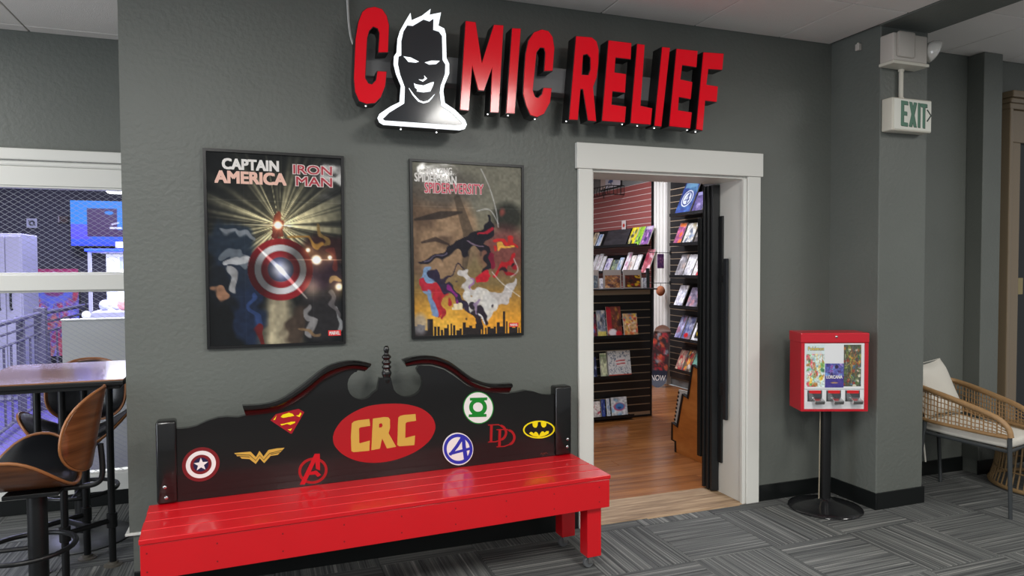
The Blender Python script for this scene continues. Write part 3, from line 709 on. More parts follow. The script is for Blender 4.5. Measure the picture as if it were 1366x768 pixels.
for pts, wd, col in (([(0.02, 0.605), (0.22, 0.54), (0.45, 0.475), (0.60, 0.42), (0.70, 0.36)], [0.02, 0.035, 0.05, 0.06, 0.03], dk), ([(0.66, 0.44), (0.69, 0.33), (0.67, 0.285)], [0.05, 0.035, 0.02], dk), ([(0.58, 0.46), (0.70, 0.54), (0.62, 0.645)], [0.05, 0.04, 0.025], dk),
                     ([(0.57, 0.665), (0.68, 0.64)], 0.026, (190, 26, 44)), ([(0.62, 0.42), (0.70, 0.38)], 0.016, (170, 30, 50)), ([(0.72, 0.52), (0.72, 0.57)], 0.028, (120, 24, 50)), ([(0.06, 0.585), (0.28, 0.525)], 0.008, (96, 88, 110)), ([(0.50, 0.47), (0.64, 0.50)], 0.007, (130, 110, 130)),
                     ([(0.78, 0.47), (0.88, 0.43), (0.96, 0.47)], 0.030, (196, 42, 40)), ([(0.82, 0.50), (0.90, 0.47)], 0.020, (226, 170, 70)), ([(0.74, 0.66), (0.84, 0.61), (0.90, 0.56)], 0.024, (176, 26, 36)), ([(0.84, 0.62), (0.93, 0.62)], 0.018, (150, 22, 34)), ([(0.80, 0.645), (0.88, 0.60)], 0.010, (44, 26, 34)),
                     ([(0.10, 0.655), (0.10, 0.72)], 0.055, (120, 152, 190)), ([(0.08, 0.70), (0.24, 0.74), (0.20, 0.86)], [0.045, 0.06, 0.04], (176, 34, 50)), ([(0.19, 0.66), (0.30, 0.72), (0.42, 0.82), (0.52, 0.855)], [0.04, 0.05, 0.028, 0.012], (40, 34, 58)), ([(0.26, 0.66), (0.44, 0.605)], [0.025, 0.010], (44, 36, 54)), ([(0.30, 0.71), (0.36, 0.78)], 0.020, (132, 40, 120)), ([(0.14, 0.76), (0.18, 0.87)], 0.022, (110, 140, 182)), ([(0.26, 0.80), (0.27, 0.87)], 0.024, (160, 36, 48)),
                     ([(0.54, 0.76), (0.46, 0.70), (0.49, 0.62)], [0.055, 0.032, 0.026], (196, 192, 190)), ([(0.70, 0.80), (0.86, 0.76), (0.92, 0.68)], [0.06, 0.038, 0.026], (190, 186, 186)), ([(0.52, 0.72), (0.50, 0.66)], 0.014, (150, 110, 160)), ([(0.57, 0.80), (0.70, 0.85)], 0.095, (206, 204, 200)), ([(0.55, 0.86), (0.57, 0.92)], 0.045, (40, 32, 42)), ([(0.645, 0.855), (0.68, 0.89)], 0.05, (34, 26, 38)), ([(0.62, 0.87), (0.66, 0.91)], 0.014, (228, 224, 224)), ([(0.62, 0.79), (0.58, 0.86)], 0.012, (140, 120, 150))):
    ink.mix(ink.line(pts, wd)*0.95, col)
ink.unwarp()
for pts in ([(0.62, 0.02), (0.70, 0.13), (0.76, 0.26), (0.78, 0.36)], [(0.58, 0.27), (0.70, 0.26), (0.78, 0.34)], [(0.72, 0.63), (0.82, 0.70), (0.99, 0.78)], [(0.93, 0.55), (0.97, 0.62), (0.90, 0.66)]):
    ink.mix(ink.line([tuple(p) for p in spline(pts, 5)], 0.004)*0.7, (226, 226, 226))
rb = random.Random(5)
for k in range(34):                                                # skyline
    u0 = k/34; hgt = rb.uniform(0.03, 0.075)
    if k in (28,): hgt = 0.135
    if k in (4, 5): hgt = 0.10
    ink.mix(ink.rect(u0, u0+rb.uniform(0.018, 0.034), 1-hgt, 1), (40, 34, 34))
ink.mix(ink.ell(0.05, 0.93, 0.07, 0.09, 0.6)*0.7, (150, 150, 156))
for k in range(16): ink.mix(ink.rect(0.34+rb.random()*0.08, 0.345+rb.random()*0.10, 0.81+rb.random()*0.03, 0.85), (222, 206, 170)*1)
ink.a *= (0.90+0.20*ink.noise(50, 75)[..., None])
for vv in (0.25, 0.5, 0.75): ink.addc(np.exp(-((ink.v-vv*A2)/0.002)**2)*0.12, (255, 255, 255))
for uu in (0.26, 0.50): ink.addc(np.exp(-((ink.u-uu)/0.002)**2)*0.08, (255, 255, 255))
p2, at2 = poster('framed_poster', 'black framed comic poster in olive and gold with a dark skyline, nearer the doorway', ((545.2, 212.1), (697, 221.1), (549, 451.6), (696.8, 446.5)), ink, [
    ('AMAZING', (0.115, 0.355, 0.035, 0.072), M_ink_w, 0.03, -0.012, 'white slanted lettering'),
    ('SPIDER-MAN', (0.020, 0.395, 0.062, 0.112), M_ink_w, 0.03, 0.010, 'white slanted lettering'),
    ('SPIDER-VERSITY', (0.105, 0.645, 0.112, 0.178), M_ink_ow, 0.055, -0.004, 'pale outline lettering')])
add('lettering_fill', text_quad('SPIDER-VERSITY', at2(0.108, 0.175, -0.0136), at2(0.642, 0.171, -0.0136), at2(0.108, 0.115, -0.0136), at2(0.642, 0.111, -0.0136), 0.014), M_ink_pr, p2, label='rose red lettering fill')
mlogo(p2, at2, 0.885, 0.975, 0.938, 0.962)

# ================================================================== BENCH
TH = math.atan2(0.093, 2.004)
bux = np.array([math.cos(TH), math.sin(TH), 0]); bn = np.array([math.sin(TH), -math.cos(TH), 0])   # along the bench, towards the room
BF = np.array([1.559, -0.534, 0.0])                                # front right corner of the seat
bench = thing('bench', 'red plank bench with a black painted headboard back covered in emblems, under the two posters', 'bench', (0.557, -0.37, 0), TH)
def bl(u, v, z): return tuple(BF+bux*u-bn*v+np.array([0, 0, z]))   # u <= 0 to the left, v back from the front edge
def bx(u0, u1, v0, v1, z0, z1, b=0.004):
    g = bbox_bev(u0, u1, v0, v1, z0, z1, b); return [bl(*p) for p in g[0]], g[1]
LB = 2.006
for i in range(4):
    add('seat_board', bx(-LB-0.002*(i % 2), 0.002*(i % 2), 0.001+0.1035*i, 0.1035*i+0.0992, 0.440, 0.460, 0.003), M_red, bench, world=True)
add('apron_board', bx(-LB+0.004, -0.004, 0.006, 0.026, 0.303, 0.4385, 0.002), M_red, bench, world=True)
add('apron_board', bx(-LB+0.004, -0.004, 0.375, 0.392, 0.303, 0.4385, 0.002), M_red, bench, world=True)
for u in (-0.024, -LB+0.006): add('end_board', bx(u, u+0.018, 0.027, 0.374, 0.303, 0.4385, 0.002), M_red, bench, world=True)
for u0 in (-0.113, -LB+0.031):
    for v0 in (0.028, 0.298):
        lg = add('leg', bx(u0, u0+0.076, v0, v0+0.076, 0.062, 0.4385, 0.003), M_red, bench, world=True)
        uc, vc = u0+0.030, v0+0.038
        add('caster_plate', merge(bx(uc-0.024, uc+0.024, vc-0.026, vc+0.026, 0.058, 0.062, 0.001), bx(uc-0.012, uc+0.012, vc-0.016, vc-0.013, 0.022, 0.0585, 0.001), bx(uc-0.012, uc+0.012, vc+0.013, vc+0.016, 0.022, 0.0585, 0.001)), M_chrome, lg, world=True, label='steel caster fork')
        wv = lathe([(-0.010, 0.010), (-0.010, 0.023), (-0.007, 0.026), (0.007, 0.026), (0.010, 0.023), (0.010, 0.010)], 24)
        wv = xf(wv, rx=R(90)); add('caster_wheel', ([bl(uc-0.006+p[0], vc+p[1], 0.0262+p[2]) for p in wv[0]], wv[1]), mat('grey_rubber', (92, 94, 96), 0.5), lg, world=True, smooth=40)
sc_ = [(-0.06-0.24*k, v, z) for k in range(9) for v, z in ((0.004, 0.335), (0.004, 0.405))]
add('screw_heads', merge(*[([bl(u+p[0], 0.0062+p[1]*0.5, z+p[2]) for p in g[0]], g[1]) for u, v, z in sc_ for g in [lathe([(-0.003, 0.003), (0.003, 0.003)], 8)]]), mat('red_screw_dimple', (120, 10, 16), 0.6), bench, world=True, kind='stuff')
# headboard back
PB = BF-bn*0.410
def bb(px, off=0.0): return tuple(onp(px, PB+bn*off, bn))
def cC(x, y): return (200+x/3.2, 450+y/3.2)
def cD(x, y): return (470+x/3.2, 450+y/3.2)
def cE(x, y): return (320+x/3.595, 450+y/3.595)
low = [(-LB+0.10, 0.41, 0.30), (-0.075, 0.41, 0.30)]
top = [(232, 572), (241, 571.8), (250, 571), (262.5, 568), (275, 562), (290.6, 557), (303, 556), (318, 556.5), (328, 553.5), (356, 549), (375, 545), (394, 536), (412.5, 523), (428, 509), (447, 498), (462.5, 492), (478, 491.5)]
cl = [(482+18.5*math.cos(R(a)), 513.5-19.5*math.sin(R(a))) for a in range(118, 346, 19)]
cl = [(476, 496)]+cl+[(503.5, 520), (506.5, 504)]
cr_ = [(521.5, 504), (525, 518)]+[(543.5+20.5*math.cos(R(a)), 510.5-19*math.sin(R(a))) for a in range(205, 425, 20)]
top2 = [(556, 492), (559, 487.5), (576, 488), (592.6, 493), (606.5, 502), (623, 514), (640, 521), (659, 523.5), (676, 525), (690, 523), (701, 520.5), (712, 522), (722, 525.5), (732, 526.5), (744, 526)]
outl = [bl(*low[0])]+[bb(p) for p in top+cl+cr_+top2]+[bl(*low[1])]
board = add('headboard', prism(outl, bn, 0.032), M_black, bench, world=True, label='black headboard panel with swan-neck top')
for name, pts in (('left', [(207, 566), (212, 562.5), (231, 562.8), (235, 566)]), ('right', [(741.5, 520), (745.5, 515.5), (757.5, 515.5), (762.5, 519.5)])):
    t3 = [np.array(bb(p, 0.016)) for p in pts]
    u = [np.dot(p-BF, bux) for p in t3]; zt = max(p[2] for p in t3)
    g = bbox_bev(min(u), max(u), 0.390, 0.466, 0.4605, zt, 0.012, 3)
    po = add('post', ([bl(*p) for p in g[0]], g[1]), M_black, bench, world=True, smooth=50)
    for q in (((220, 649.5), (222, 663.5)) if name == 'left' else ((757, 585.5), (756.5, 595.5))):
        c3 = np.array(bb(q, 0.02)); g = lathe([(0.0, 0.0), (0.0035, 0.008), (0.006, 0.0075), (0.0075, 0.004), (0.008, 0.0005)], 12)
        uu = np.dot(c3-BF, bux)
        add('bolt', ([bl(uu+p[0], 0.390-p[2]+0.0005, c3[2]+p[1]) for p in g[0]], g[1]), M_chrome, po, world=True, smooth=60, label='domed steel bolt')
# swan-neck mouldings: stepped profile carried along the curve
def moulding(toppx, lowpx):
    n = 26
    def rs(P):
        P = [np.array(p, float) for p in spline(P, 8)]; d = np.concatenate([[0], np.cumsum([np.linalg.norm(P[i+1]-P[i]) for i in range(len(P)-1)])])
        t = np.linspace(0, d[-1], n); A = np.array(P); return [(np.interp(x, d, A[:, 0]), np.interp(x, d, A[:, 1])) for x in t]
    T, L = rs(toppx), rs(lowpx)
    prof = [(0.0, 0.0, 0.001), (0.0, 0.0, 0.038), (0.16, 0.0, 0.048), (0.34, 0.0, 0.046), (0.42, 0.0, 0.034), (0.62, 0.0, 0.026), (0.80, 0.0, 0.022), (0.86, 0.0, 0.012), (1.0, 0.0, 0.010), (1.0, 0.0, 0.001)]
    V, F = [], []
    for a, b in zip(T, L):
        A, B = np.array(bb(a, 0.03)), np.array(bb(b, 0.012))
        A = A+bn*(-0.03); B = B+bn*(-0.012)
        for t, _, o in prof: V.append(tuple(A*(1-t)+B*t+bn*o))
    k = len(prof)
    for i in range(n-1):
        for j in range(k): F.append((i*k+j, i*k+(j+1) % k, (i+1)*k+(j+1) % k, (i+1)*k+j))
    F += [tuple(range(k)), tuple(reversed(range((n-1)*k, n*k)))]
    return V, F
add('moulding', moulding([(323.4, 540.6), (340.6, 540), (359, 537.5), (375, 532), (394, 520), (412.5, 506), (425, 496), (437.5, 488), (453, 483), (469, 480.6), (484, 482), (495, 485)],
                         [(328, 554.7), (356, 551.5), (375, 547.5), (394, 539), (412.5, 526.5), (428, 512.5), (447, 501.6), (462.5, 495), (475, 493.7), (487, 495.3)]), M_black, bench, world=True, smooth=35)
add('moulding', moulding([(537, 480), (551, 475.6), (570, 474), (587, 477), (601, 483), (615, 493), (629, 503), (642.7, 509), (656.6, 511.8), (682.5, 511.2)],
                         [(542.5, 489), (559, 486.7), (576, 486.7), (592.6, 491.7), (606.5, 500), (623, 512.6), (640, 521), (659, 523.7), (680, 523.5)]), M_black, bench, world=True, smooth=35)
pr = [(461.5, 1.8), (463.5, 3.4), (467, 3.9), (470, 3.0), (472, 2.6), (473.5, 4.2), (475.5, 6.2), (477.5, 6.4), (479, 4.4), (481, 4.2), (482.5, 6.2), (484.5, 6.4), (486, 4.6), (487.5, 4.6), (489, 6.3), (491, 6.2), (492.5, 4.4), (494.5, 5.4), (497.5, 6.8), (500.5, 6.2), (503, 5.0), (505, 5.6), (508, 5.4), (511, 4.6), (514.5, 3.6)]
k_ = np.linalg.norm(np.array(bb((517, 480)))-np.array(bb((518, 480))))
c3 = np.array(bb((516.6, 490), 0.0))-bn*0.016
zz = [bb((516.6, p[0]))[2] for p in pr]
fp = [(zz[i], pr[i][1]*k_) for i in range(len(pr))][::-1]
add('finial', lathe(fp, 20, (c3[0], c3[1], 0)), M_black, bench, world=True, smooth=60, label='turned black finial')

# painted emblems on the headboard (flat vinyl, one sub-part each)
def em(name, label, items, cr, base=0.0012):
    """items: (outline px, material, layer)[, holes]"""
    P = []
    for i_, it in enumerate(items):
        off = base+0.0005*it[2]+0.00006*i_; hs = [[bb(cr(*p), off) for p in h] for h in (it[3] if len(it) > 3 else ())]
        P.append((prism([bb(cr(*p), off) for p in it[0]], bn, off+0.0004, hs), it[1]))
    return layers(name, P, board, label=label)
E_red = mat('emblem_red', (172, 14, 24), 0.4); E_gold = mat('emblem_gold', (208, 168, 72), 0.45); E_yel = mat('emblem_yellow', (246, 226, 10), 0.4); E_wht = mat('emblem_white', (236, 234, 232), 0.4)
E_crim = mat('emblem_crimson', (160, 8, 30), 0.4); E_mar = mat('emblem_maroon', (120, 22, 28), 0.4); E_navy = mat('emblem_navy', (24, 24, 66), 0.4); E_grn = mat('emblem_green', (10, 132, 38), 0.4); E_blu = mat('emblem_blue', (42, 48, 170), 0.4); E_blk = mat('emblem_black', (16, 16, 16), 0.35)
E_bright = mat('emblem_bright_red', (196, 10, 28), 0.4); E_dr = mat('emblem_dark_red', (168, 16, 22), 0.4)
c1 = lambda x, y: (440+x/8.53, 530+y/8.53)
oval = [(35, 450), (60, 370), (130, 270), (240, 185), (400, 110), (560, 78), (760, 70), (920, 87), (1050, 130), (1150, 205), (1195, 290), (1197, 370), (1150, 470), (1060, 560), (930, 640), (760, 705), (600, 737), (450, 742), (300, 718), (170, 662), (90, 595), (45, 525)]
em('oval_emblem', 'red oval with gold capital letters', [([tuple(p) for p in spline(oval+oval[:1], 4)][:-1], E_red, 0),
   ([(250, 295), (275, 272), (320, 259), (450, 245), (460, 322), (350, 340), (332, 352), (335, 515), (345, 520), (455, 490), (450, 605), (270, 622), (245, 610), (240, 450)], E_gold, 1),
   ([(490, 240), (620, 222), (665, 226), (685, 250), (685, 350), (668, 405), (755, 560), (650, 580), (595, 465), (570, 582), (472, 600)], E_gold, 1, [[(560, 300), (590, 292), (602, 315), (592, 338), (560, 345)]]),
   ([(780, 228), (800, 210), (835, 200), (975, 188), (982, 264), (880, 280), (862, 292), (858, 460), (970, 432), (962, 542), (790, 555), (768, 540), (775, 300)], E_gold, 1)], c1)
c2 = lambda x, y: (235+x/8.813, 590+y/8.813)
ctr = np.array(bb(c2(292, 257))); rw = 0.0745
def ring3(r, off, n=44): return [tuple(ctr+bux*r*math.cos(2*math.pi*k/n)+np.array([0, 0, r*math.sin(2*math.pi*k/n)])+bn*off) for k in range(n)]
star = [tuple(ctr+bux*(rw*(0.40 if k % 2 == 0 else 0.165)*math.cos(R(90+36*k)))+np.array([0, 0, rw*(0.40 if k % 2 == 0 else 0.165)*math.sin(R(90+36*k))])+bn*0.0032) for k in range(10)]
layers('ringed_star_emblem', [(prism(ring3(rw, 0.0012), bn, 0.0016), E_mar), (prism(ring3(rw*0.80, 0.0017), bn, 0.002), E_wht), (prism(ring3(rw*0.57, 0.0022), bn, 0.0025), E_mar), (prism(ring3(rw*0.41, 0.0027), bn, 0.003), E_navy), (prism(star, bn, 0.0035), E_wht)], board, label='maroon and white ringed disc with a star')
em('winged_letter_emblem', 'gold winged double-V emblem', [([(680, 125), (760, 117), (875, 108), (938, 172), (980, 98), (1028, 165), (1085, 88), (1180, 70), (1275, 62), (1240, 98), (1195, 145), (1110, 158), (1035, 243), (983, 188), (935, 252), (862, 195), (770, 190), (755, 172), (715, 160), (705, 143)], E_gold, 0)] +
   [(ribbon2(p, 7), E_blk, 1) for p in ([(700, 141), (865, 148), (935, 212), (982, 150), (1030, 205), (1098, 128), (1240, 92)], [(730, 163), (865, 170)], [(1110, 140), (1220, 116)])], c2)
c3_ = lambda x, y: (350+x/10.97, 530+y/10.97)
em('shield_emblem', 'red and yellow diamond shield', [([(195, 245), (530, 165), (614, 215), (432, 528), (410, 528), (118, 335)], E_crim, 0),
   ([(268, 282), (300, 250), (390, 222), (440, 240), (468, 268), (380, 285), (300, 299)], E_yel, 1), ([(208, 263), (186, 325), (158, 332)], E_yel, 1), ([(560, 215), (574, 240), (545, 287), (488, 265), (530, 258)], E_yel, 1),
   ([(482, 352), (480, 370), (410, 402), (360, 386), (280, 409), (258, 392), (350, 375), (420, 355)], E_yel, 1), ([(370, 465), (405, 462), (437, 449), (410, 491)], E_yel, 1)], c3_)
c4 = lambda x, y: (380+x/12.8, 595+y/12.8)
em('ringed_letter_emblem', 'red capital letter breaking through a ring', [(ell2(480, 418, 252, 222, 44, -0.28), E_dr, 0, [ell2(480, 418, 206, 178, 44, -0.28)]),
   ([(510, 130), (597, 128), (602, 415), (530, 385), (522, 262), (340, 655), (253, 655), (300, 560)], E_bright, 1), ([(432, 440), (540, 415), (620, 490), (558, 525), (520, 482), (415, 490)], E_bright, 2)], c4)
c5 = lambda x, y: (580+x/6.98, 515+y/6.98)
em('green_ring_emblem', 'white disc with a green ring between two bars', [(ell2(406, 200, 143, 152, 44, -0.2), E_grn, 0), (ell2(406, 200, 134, 143, 44, -0.2), E_wht, 1), (ell2(403, 195, 83, 80, 36), E_grn, 2, [ell2(402, 194, 46, 44, 30)]),
   ([(328, 108), (490, 104), (487, 130), (328, 134)], E_grn, 3), ([(317, 262), (481, 258), (482, 284), (317, 288)], E_grn, 3), ([(350, 134), (465, 131), (440, 150), (370, 152)], E_grn, 2), ([(345, 262), (365, 238), (440, 236), (455, 259)], E_grn, 2)], c5)
em('numeral_emblem', 'white disc with a blue ring and numeral', [(ell2(216, 584, 142, 152, 44, -0.2), E_wht, 0), (ell2(218, 584, 134, 141, 44, -0.2), E_blu, 1), (ell2(218, 584, 107, 110, 44, -0.2), E_wht, 2),
   (ribbon2([(262, 470), (205, 560), (140, 640)], [30, 30, 26]), E_blu, 3), (ribbon2([(132, 632), (330, 580)], 24), E_blu, 3), (ribbon2([(266, 462), (272, 560), (292, 690)], [30, 34, 40]), E_blu, 3)], c5)
def Dl(dx, dy, k):
    return [(ribbon2([(497+dx, 361+dy), (600+dx, 357+dy)], 9), E_dr, k), (ribbon2([(497+dx, 520+dy), (575+dx, 516+dy)], 9), E_dr, k), (ribbon2([(528+dx, 361+dy), (524+dx, 518+dy)], 24), E_dr, k),
            (ribbon2([tuple(p) for p in spline([(590+dx, 359+dy), (640+dx, 380+dy), (664+dx, 430+dy), (640+dx, 485+dy), (570+dx, 516+dy)], 5)], [8]*3+[22]*14+[10]*4), E_dr, k)]
em('double_letter_emblem', 'two overlapping dark red serif letters', Dl(0, 0, 0)+Dl(78, 44, 1), c5)
em('yellow_oval_emblem', 'yellow oval with a black winged shape', [(ell2(970, 403, 148, 83, 44, -0.03), E_yel, 0), (ell2(970, 403, 134, 70, 44, -0.03), E_blk, 1),
   ([(908, 345), (925, 336), (960, 334), (957, 365), (948, 384), (930, 386), (915, 375)], E_yel, 2), ([(988, 334), (1025, 336), (1040, 344), (1036, 370), (1020, 384), (1003, 382), (991, 365)], E_yel, 2), ([(955, 334), (968, 346), (980, 346), (992, 334)], E_yel, 0),
   ([(878, 440), (895, 424), (912, 430), (921, 442), (934, 424), (950, 426), (962, 442), (971, 462), (981, 440), (997, 420), (1012, 420), (1022, 432), (1040, 417), (1062, 418), (1060, 440), (1020, 462), (970, 474), (915, 464)], E_yel, 2)], c5)
em('painted_signature', 'tiny red painted signature', [(ribbon2([(985, 635), (995, 620), (1008, 642), (1016, 618), (1022, 632), (1035, 615), (1050, 628)], 4), mat('emblem_rust', (120, 40, 24), 0.5), 0)], c5)

# ================================================================== EXIT SIGN, EMERGENCY LIGHT
M_plast = mat('cream_plastic', (216, 212, 198), 0.45); M_plast2 = mat('grey_cream_plastic', (196, 190, 182), 0.5)
FY = -0.372                                                        # column front face
ex = thing('exit_sign', 'cream exit sign with green letters and arrow on the grey column', 'sign', (3.565, FY, 2.33))
def ef(px, y=-0.452): return ony(px, y)
x0, x1 = 3.425, 3.735; z0, z1 = 2.238, 2.428
add('housing', bbox_bev(x0, x1, -0.450, FY-0.001, z0, z1, 0.008, 3), M_plast, ex, world=True, smooth=50)
add('face_plate', bbox_bev(x0+0.012, x1-0.008, -0.4525, -0.4495, z0+0.008, z1-0.008, 0.001), mat('exit_face', (226, 226, 216), 0.35), ex, world=True)
M_ex = mat('exit_green', (70, 118, 96), 0.45); M_exd = mat('exit_dark_green', (30, 50, 42), 0.5)  # the darker green is for the letter outlines and the arrow
def exl(strokes, off, m, y, par, nm):
    gs = [prism([(3.0*0+px, y, pz) for px, pz in poly], NY, 0.0015) for poly in strokes]
    add(nm, merge(*gs), m, par, world=True)
def exq(cx0, cx1, cy0, cy1): return [(x0+0.31*cx0, z1-0.19*cy0), (x0+0.31*cx1, z1-0.19*cy0), (x0+0.31*cx1, z1-0.19*cy1), (x0+0.31*cx0, z1-0.19*cy1)]
def exz(p): return [(x0+0.31*a, z1-0.19*b) for a, b in p]
LET = {'E': [exz([(0.20, 0.09), (0.37, 0.10), (0.37, 0.21), (0.27, 0.205), (0.27, 0.41), (0.35, 0.415), (0.35, 0.53), (0.27, 0.525), (0.27, 0.74), (0.37, 0.75), (0.37, 0.86), (0.20, 0.85)])],
       'X': [exz([(0.40, 0.105), (0.475, 0.11), (0.595, 0.865), (0.52, 0.86)]), exz([(0.52, 0.11), (0.595, 0.115), (0.475, 0.86), (0.40, 0.855)])],
       'I': [exq(0.625, 0.685, 0.115, 0.865)],
       'T': [exz([(0.70, 0.12), (0.86, 0.125), (0.86, 0.235), (0.81, 0.233), (0.81, 0.875), (0.75, 0.87), (0.75, 0.232), (0.70, 0.23)])]}
for ch, st in LET.items():
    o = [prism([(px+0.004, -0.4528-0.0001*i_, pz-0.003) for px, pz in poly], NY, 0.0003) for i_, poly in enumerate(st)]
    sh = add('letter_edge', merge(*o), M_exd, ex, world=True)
    add('letter', merge(*[prism([(px, -0.4534-0.0002*i_, pz) for px, pz in poly], NY, 0.0006) for i_, poly in enumerate(st)]), M_ex, ex, world=True)
add('arrow', prism([(p[0], -0.4534, p[1]) for p in exz(ribbon2([(0.865, 0.30), (0.965, 0.47), (0.865, 0.66)], 0.035))], NY, 0.001), M_exd, ex, world=True, label='dark green chevron arrow')
em_ = thing('emergency_light', 'cream emergency light box with a swivel lamp high on the column', 'emergency light', (3.53, FY, 2.70))
add('housing', bbox_bev(3.405, 3.670, -0.470, FY-0.001, 2.628, 2.790, 0.010, 3), M_plast2, em_, world=True, smooth=50)
add('cover', bbox_bev(3.430, 3.560, -0.482, -0.4695, 2.650, 2.795, 0.010, 2), M_plast2, em_, world=True, smooth=50)
add('lower_tray', bbox_bev(3.400, 3.680, -0.475, FY-0.001, 2.612, 2.630, 0.004), M_plast, em_, world=True)
lh = lathe([(0.0, 0.012), (0.0, 0.030), (0.02, 0.052), (0.05, 0.066), (0.062, 0.066), (0.072, 0.050), (0.078, 0.025), (0.080, 0.002)], 24)
add('lamp_head', xf(lh, (3.690, -0.435, 2.735), rz=R(-32), ry=R(115)), mat('lamp_lens', (206, 204, 198), 0.15, coat=0.5), em_, world=True, smooth=50)
add('lamp_arm', tube([(3.665, -0.435, 2.735), (3.70, -0.435, 2.735)], 0.012), M_plast2, em_, world=True)
co = thing('conduit', 'thin cream conduit running down from the emergency light to the exit sign', 'conduit', (3.55, FY, 2.52))
add('pipe', tube([(3.555, -0.392, 2.611), (3.556, -0.392, 2.4285)], 0.013, 10), M_plast, co, world=True, smooth=60)
add('coupling', merge(tube([(3.555, -0.392, 2.611), (3.555, -0.392, 2.597)], 0.017, 10), tube([(3.556, -0.392, 2.444), (3.556, -0.392, 2.4285)], 0.017, 10)), M_plast, co, world=True, smooth=60, kind='stuff')
mt_ = thing('ceiling_sensor', 'tiny pale sensor high on the side of the column', 'sensor', (3.40, -0.22, 2.80))
add('sensor_body', bbox_bev(3.395, 3.4195, -0.235, -0.205, 2.755, 2.795, 0.004), M_plast2, mt_, world=True)
add('sensor_lens', lathe([(0, 0.008), (0.006, 0.006), (0.008, 0.002)], 12, (3.405, -0.22, 2.795)), M_plast, mt_, world=True)

# ================================================================== CARD VENDING MACHINE
vm = thing('card_vending_machine', 'red card vending machine on a black pedestal in the corner by the column', 'vending machine', (3.164, -0.240, 0), R(-21))
M_vred = mat('vending_red', (196, 22, 40), 0.35, coat=0.3)
BX0, BX1, BY0, BY1, BZ0, BZ1 = -0.190, 0.200, -0.100, 0.075, 0.605, 1.052
add('cabinet', merge(bbox_bev(BX0, BX1, BY0+0.012, BY1, BZ0, BZ1-0.03, 0.004)), M_vred, vm)
add('lid', bbox_bev(BX0-0.004, BX1+0.004, BY0-0.002, BY1+0.003, BZ1-0.045, BZ1+0.014, 0.006), M_vred, vm)
FX0, FX1, FZ0, FZ1 = BX0+0.020, BX1-0.022, BZ0+0.014, BZ1-0.048
add('front_frame', merge(bbox_bev(BX0, FX0, BY0, BY0+0.0115, BZ0, BZ1-0.046, 0.002), bbox_bev(FX1, BX1, BY0, BY0+0.0115, BZ0, BZ1-0.046, 0.002), bbox_bev(FX0, FX1, BY0, BY0+0.0115, BZ0, FZ0, 0.002)), M_vred, vm, kind='stuff')
add('front_panel', bbox_bev(FX0, FX1, BY0+0.004, BY0+0.0118, FZ0, FZ1, 0.001), mat('vending_white', (228, 230, 232), 0.25, coat=0.4), vm)
add('lock', lathe([(0, 0.010), (0.006, 0.009), (0.009, 0.005)], 14, (0.015, 0, 0)) and xf(lathe([(0, 0.009), (0.005, 0.008), (0.008, 0.004)], 14), (0.012, BY0-0.002, BZ1-0.008), rx=R(90)), M_chrome, vm, smooth=50, label='small steel lock')
VY = BY0+0.0035
def vq(u0, u1, v0, v1, y): return lambda u, v: (FX0+(FX1-FX0)*(u0+(u1-u0)*u), y, FZ1-(FZ1-FZ0)*(v0+(v1-v0)*v))
def blobs(w, h, asp, bg, cols, n, seed, lo=0.05, hi=0.16):
    k = Ink(w, h, asp, bg, seed); r = random.Random(seed)
    for _ in range(n):
        k.mix(k.ell(r.random(), r.random(), r.uniform(lo, hi), r.uniform(lo, hi), 0.4, r.uniform(0, 3))*0.9, r.choice(cols))
    k.warp(0.1, 9, 12); 
    for _ in range(n//2): k.mix(k.line([(r.random(), r.random()), (r.random(), r.random())], r.uniform(0.008, 0.02))*0.7, r.choice(cols))
    k.unwarp(); k.a *= 0.8+0.4*k.noise(w*0.5, h*0.5)[..., None]; return k
A = blobs(34, 76, 2.2, (206, 224, 220), [(240, 200, 70), (226, 90, 110), (120, 190, 110), (236, 240, 240), (70, 130, 90), (230, 150, 90), (150, 200, 220), (214, 60, 80), (180, 120, 60)], 46, 21)
A.mix(A.rect(0, 1, 0, 0.22)*0.92, (214, 230, 232))
link_mesh('card_display', sheet_mesh('card_display', A, vq(0.03, 0.335, 0.02, 0.66, VY), M_print), vm, 'pastel trading card picture strip')
def vt(s, u0, u1, v0, v1, y, m, bold):
    f = vq(u0, u1, v0, v1, y); add('display_lettering', text_quad(s, f(0, 1), f(1, 1), f(0, 0), f(1, 0), bold), m, vm)
M_pky = mat('ink_yellow', (238, 214, 60), 0.4); M_pkb = mat('ink_blue', (60, 92, 160), 0.4)
vt('Pok\u00e9mon', 0.055, 0.325, 0.045, 0.110, VY-0.0006, M_pkb, 0.05); vt('Pok\u00e9mon', 0.060, 0.320, 0.050, 0.106, VY-0.0020, M_pky, 0.012)
B = blobs(34, 50, 1.5, (92, 96, 170), [(120, 160, 220), (70, 60, 130), (150, 90, 170), (50, 40, 90), (170, 150, 210)], 26, 5)
B.mix(B.ell(0.62, 0.14, 0.10, 0.12, 0.4)*0.9, (44, 34, 60)); B.mix(B.rect(0, 1, 0.52, 1.0)*0.85, (66, 56, 140)); B.mix(B.ell(0.5, 0.80, 0.2, 0.04, 0.4)*0.8, (214, 170, 90))
link_mesh('card_pack', sheet_mesh('card_pack', B, vq(0.345, 0.655, 0.305, 0.672, VY-0.001), M_print), vm, 'purple blue card pack')
vt('LORCANA', 0.365, 0.635, 0.485, 0.535, VY-0.0020, M_ink_w, 0.04)
Cc = blobs(34, 76, 2.3, (84, 90, 74), [(196, 170, 80), (70, 100, 60), (150, 60, 50), (60, 60, 70), (220, 210, 190), (120, 140, 70), (180, 110, 60), (90, 120, 150)], 60, 33, 0.04, 0.11)
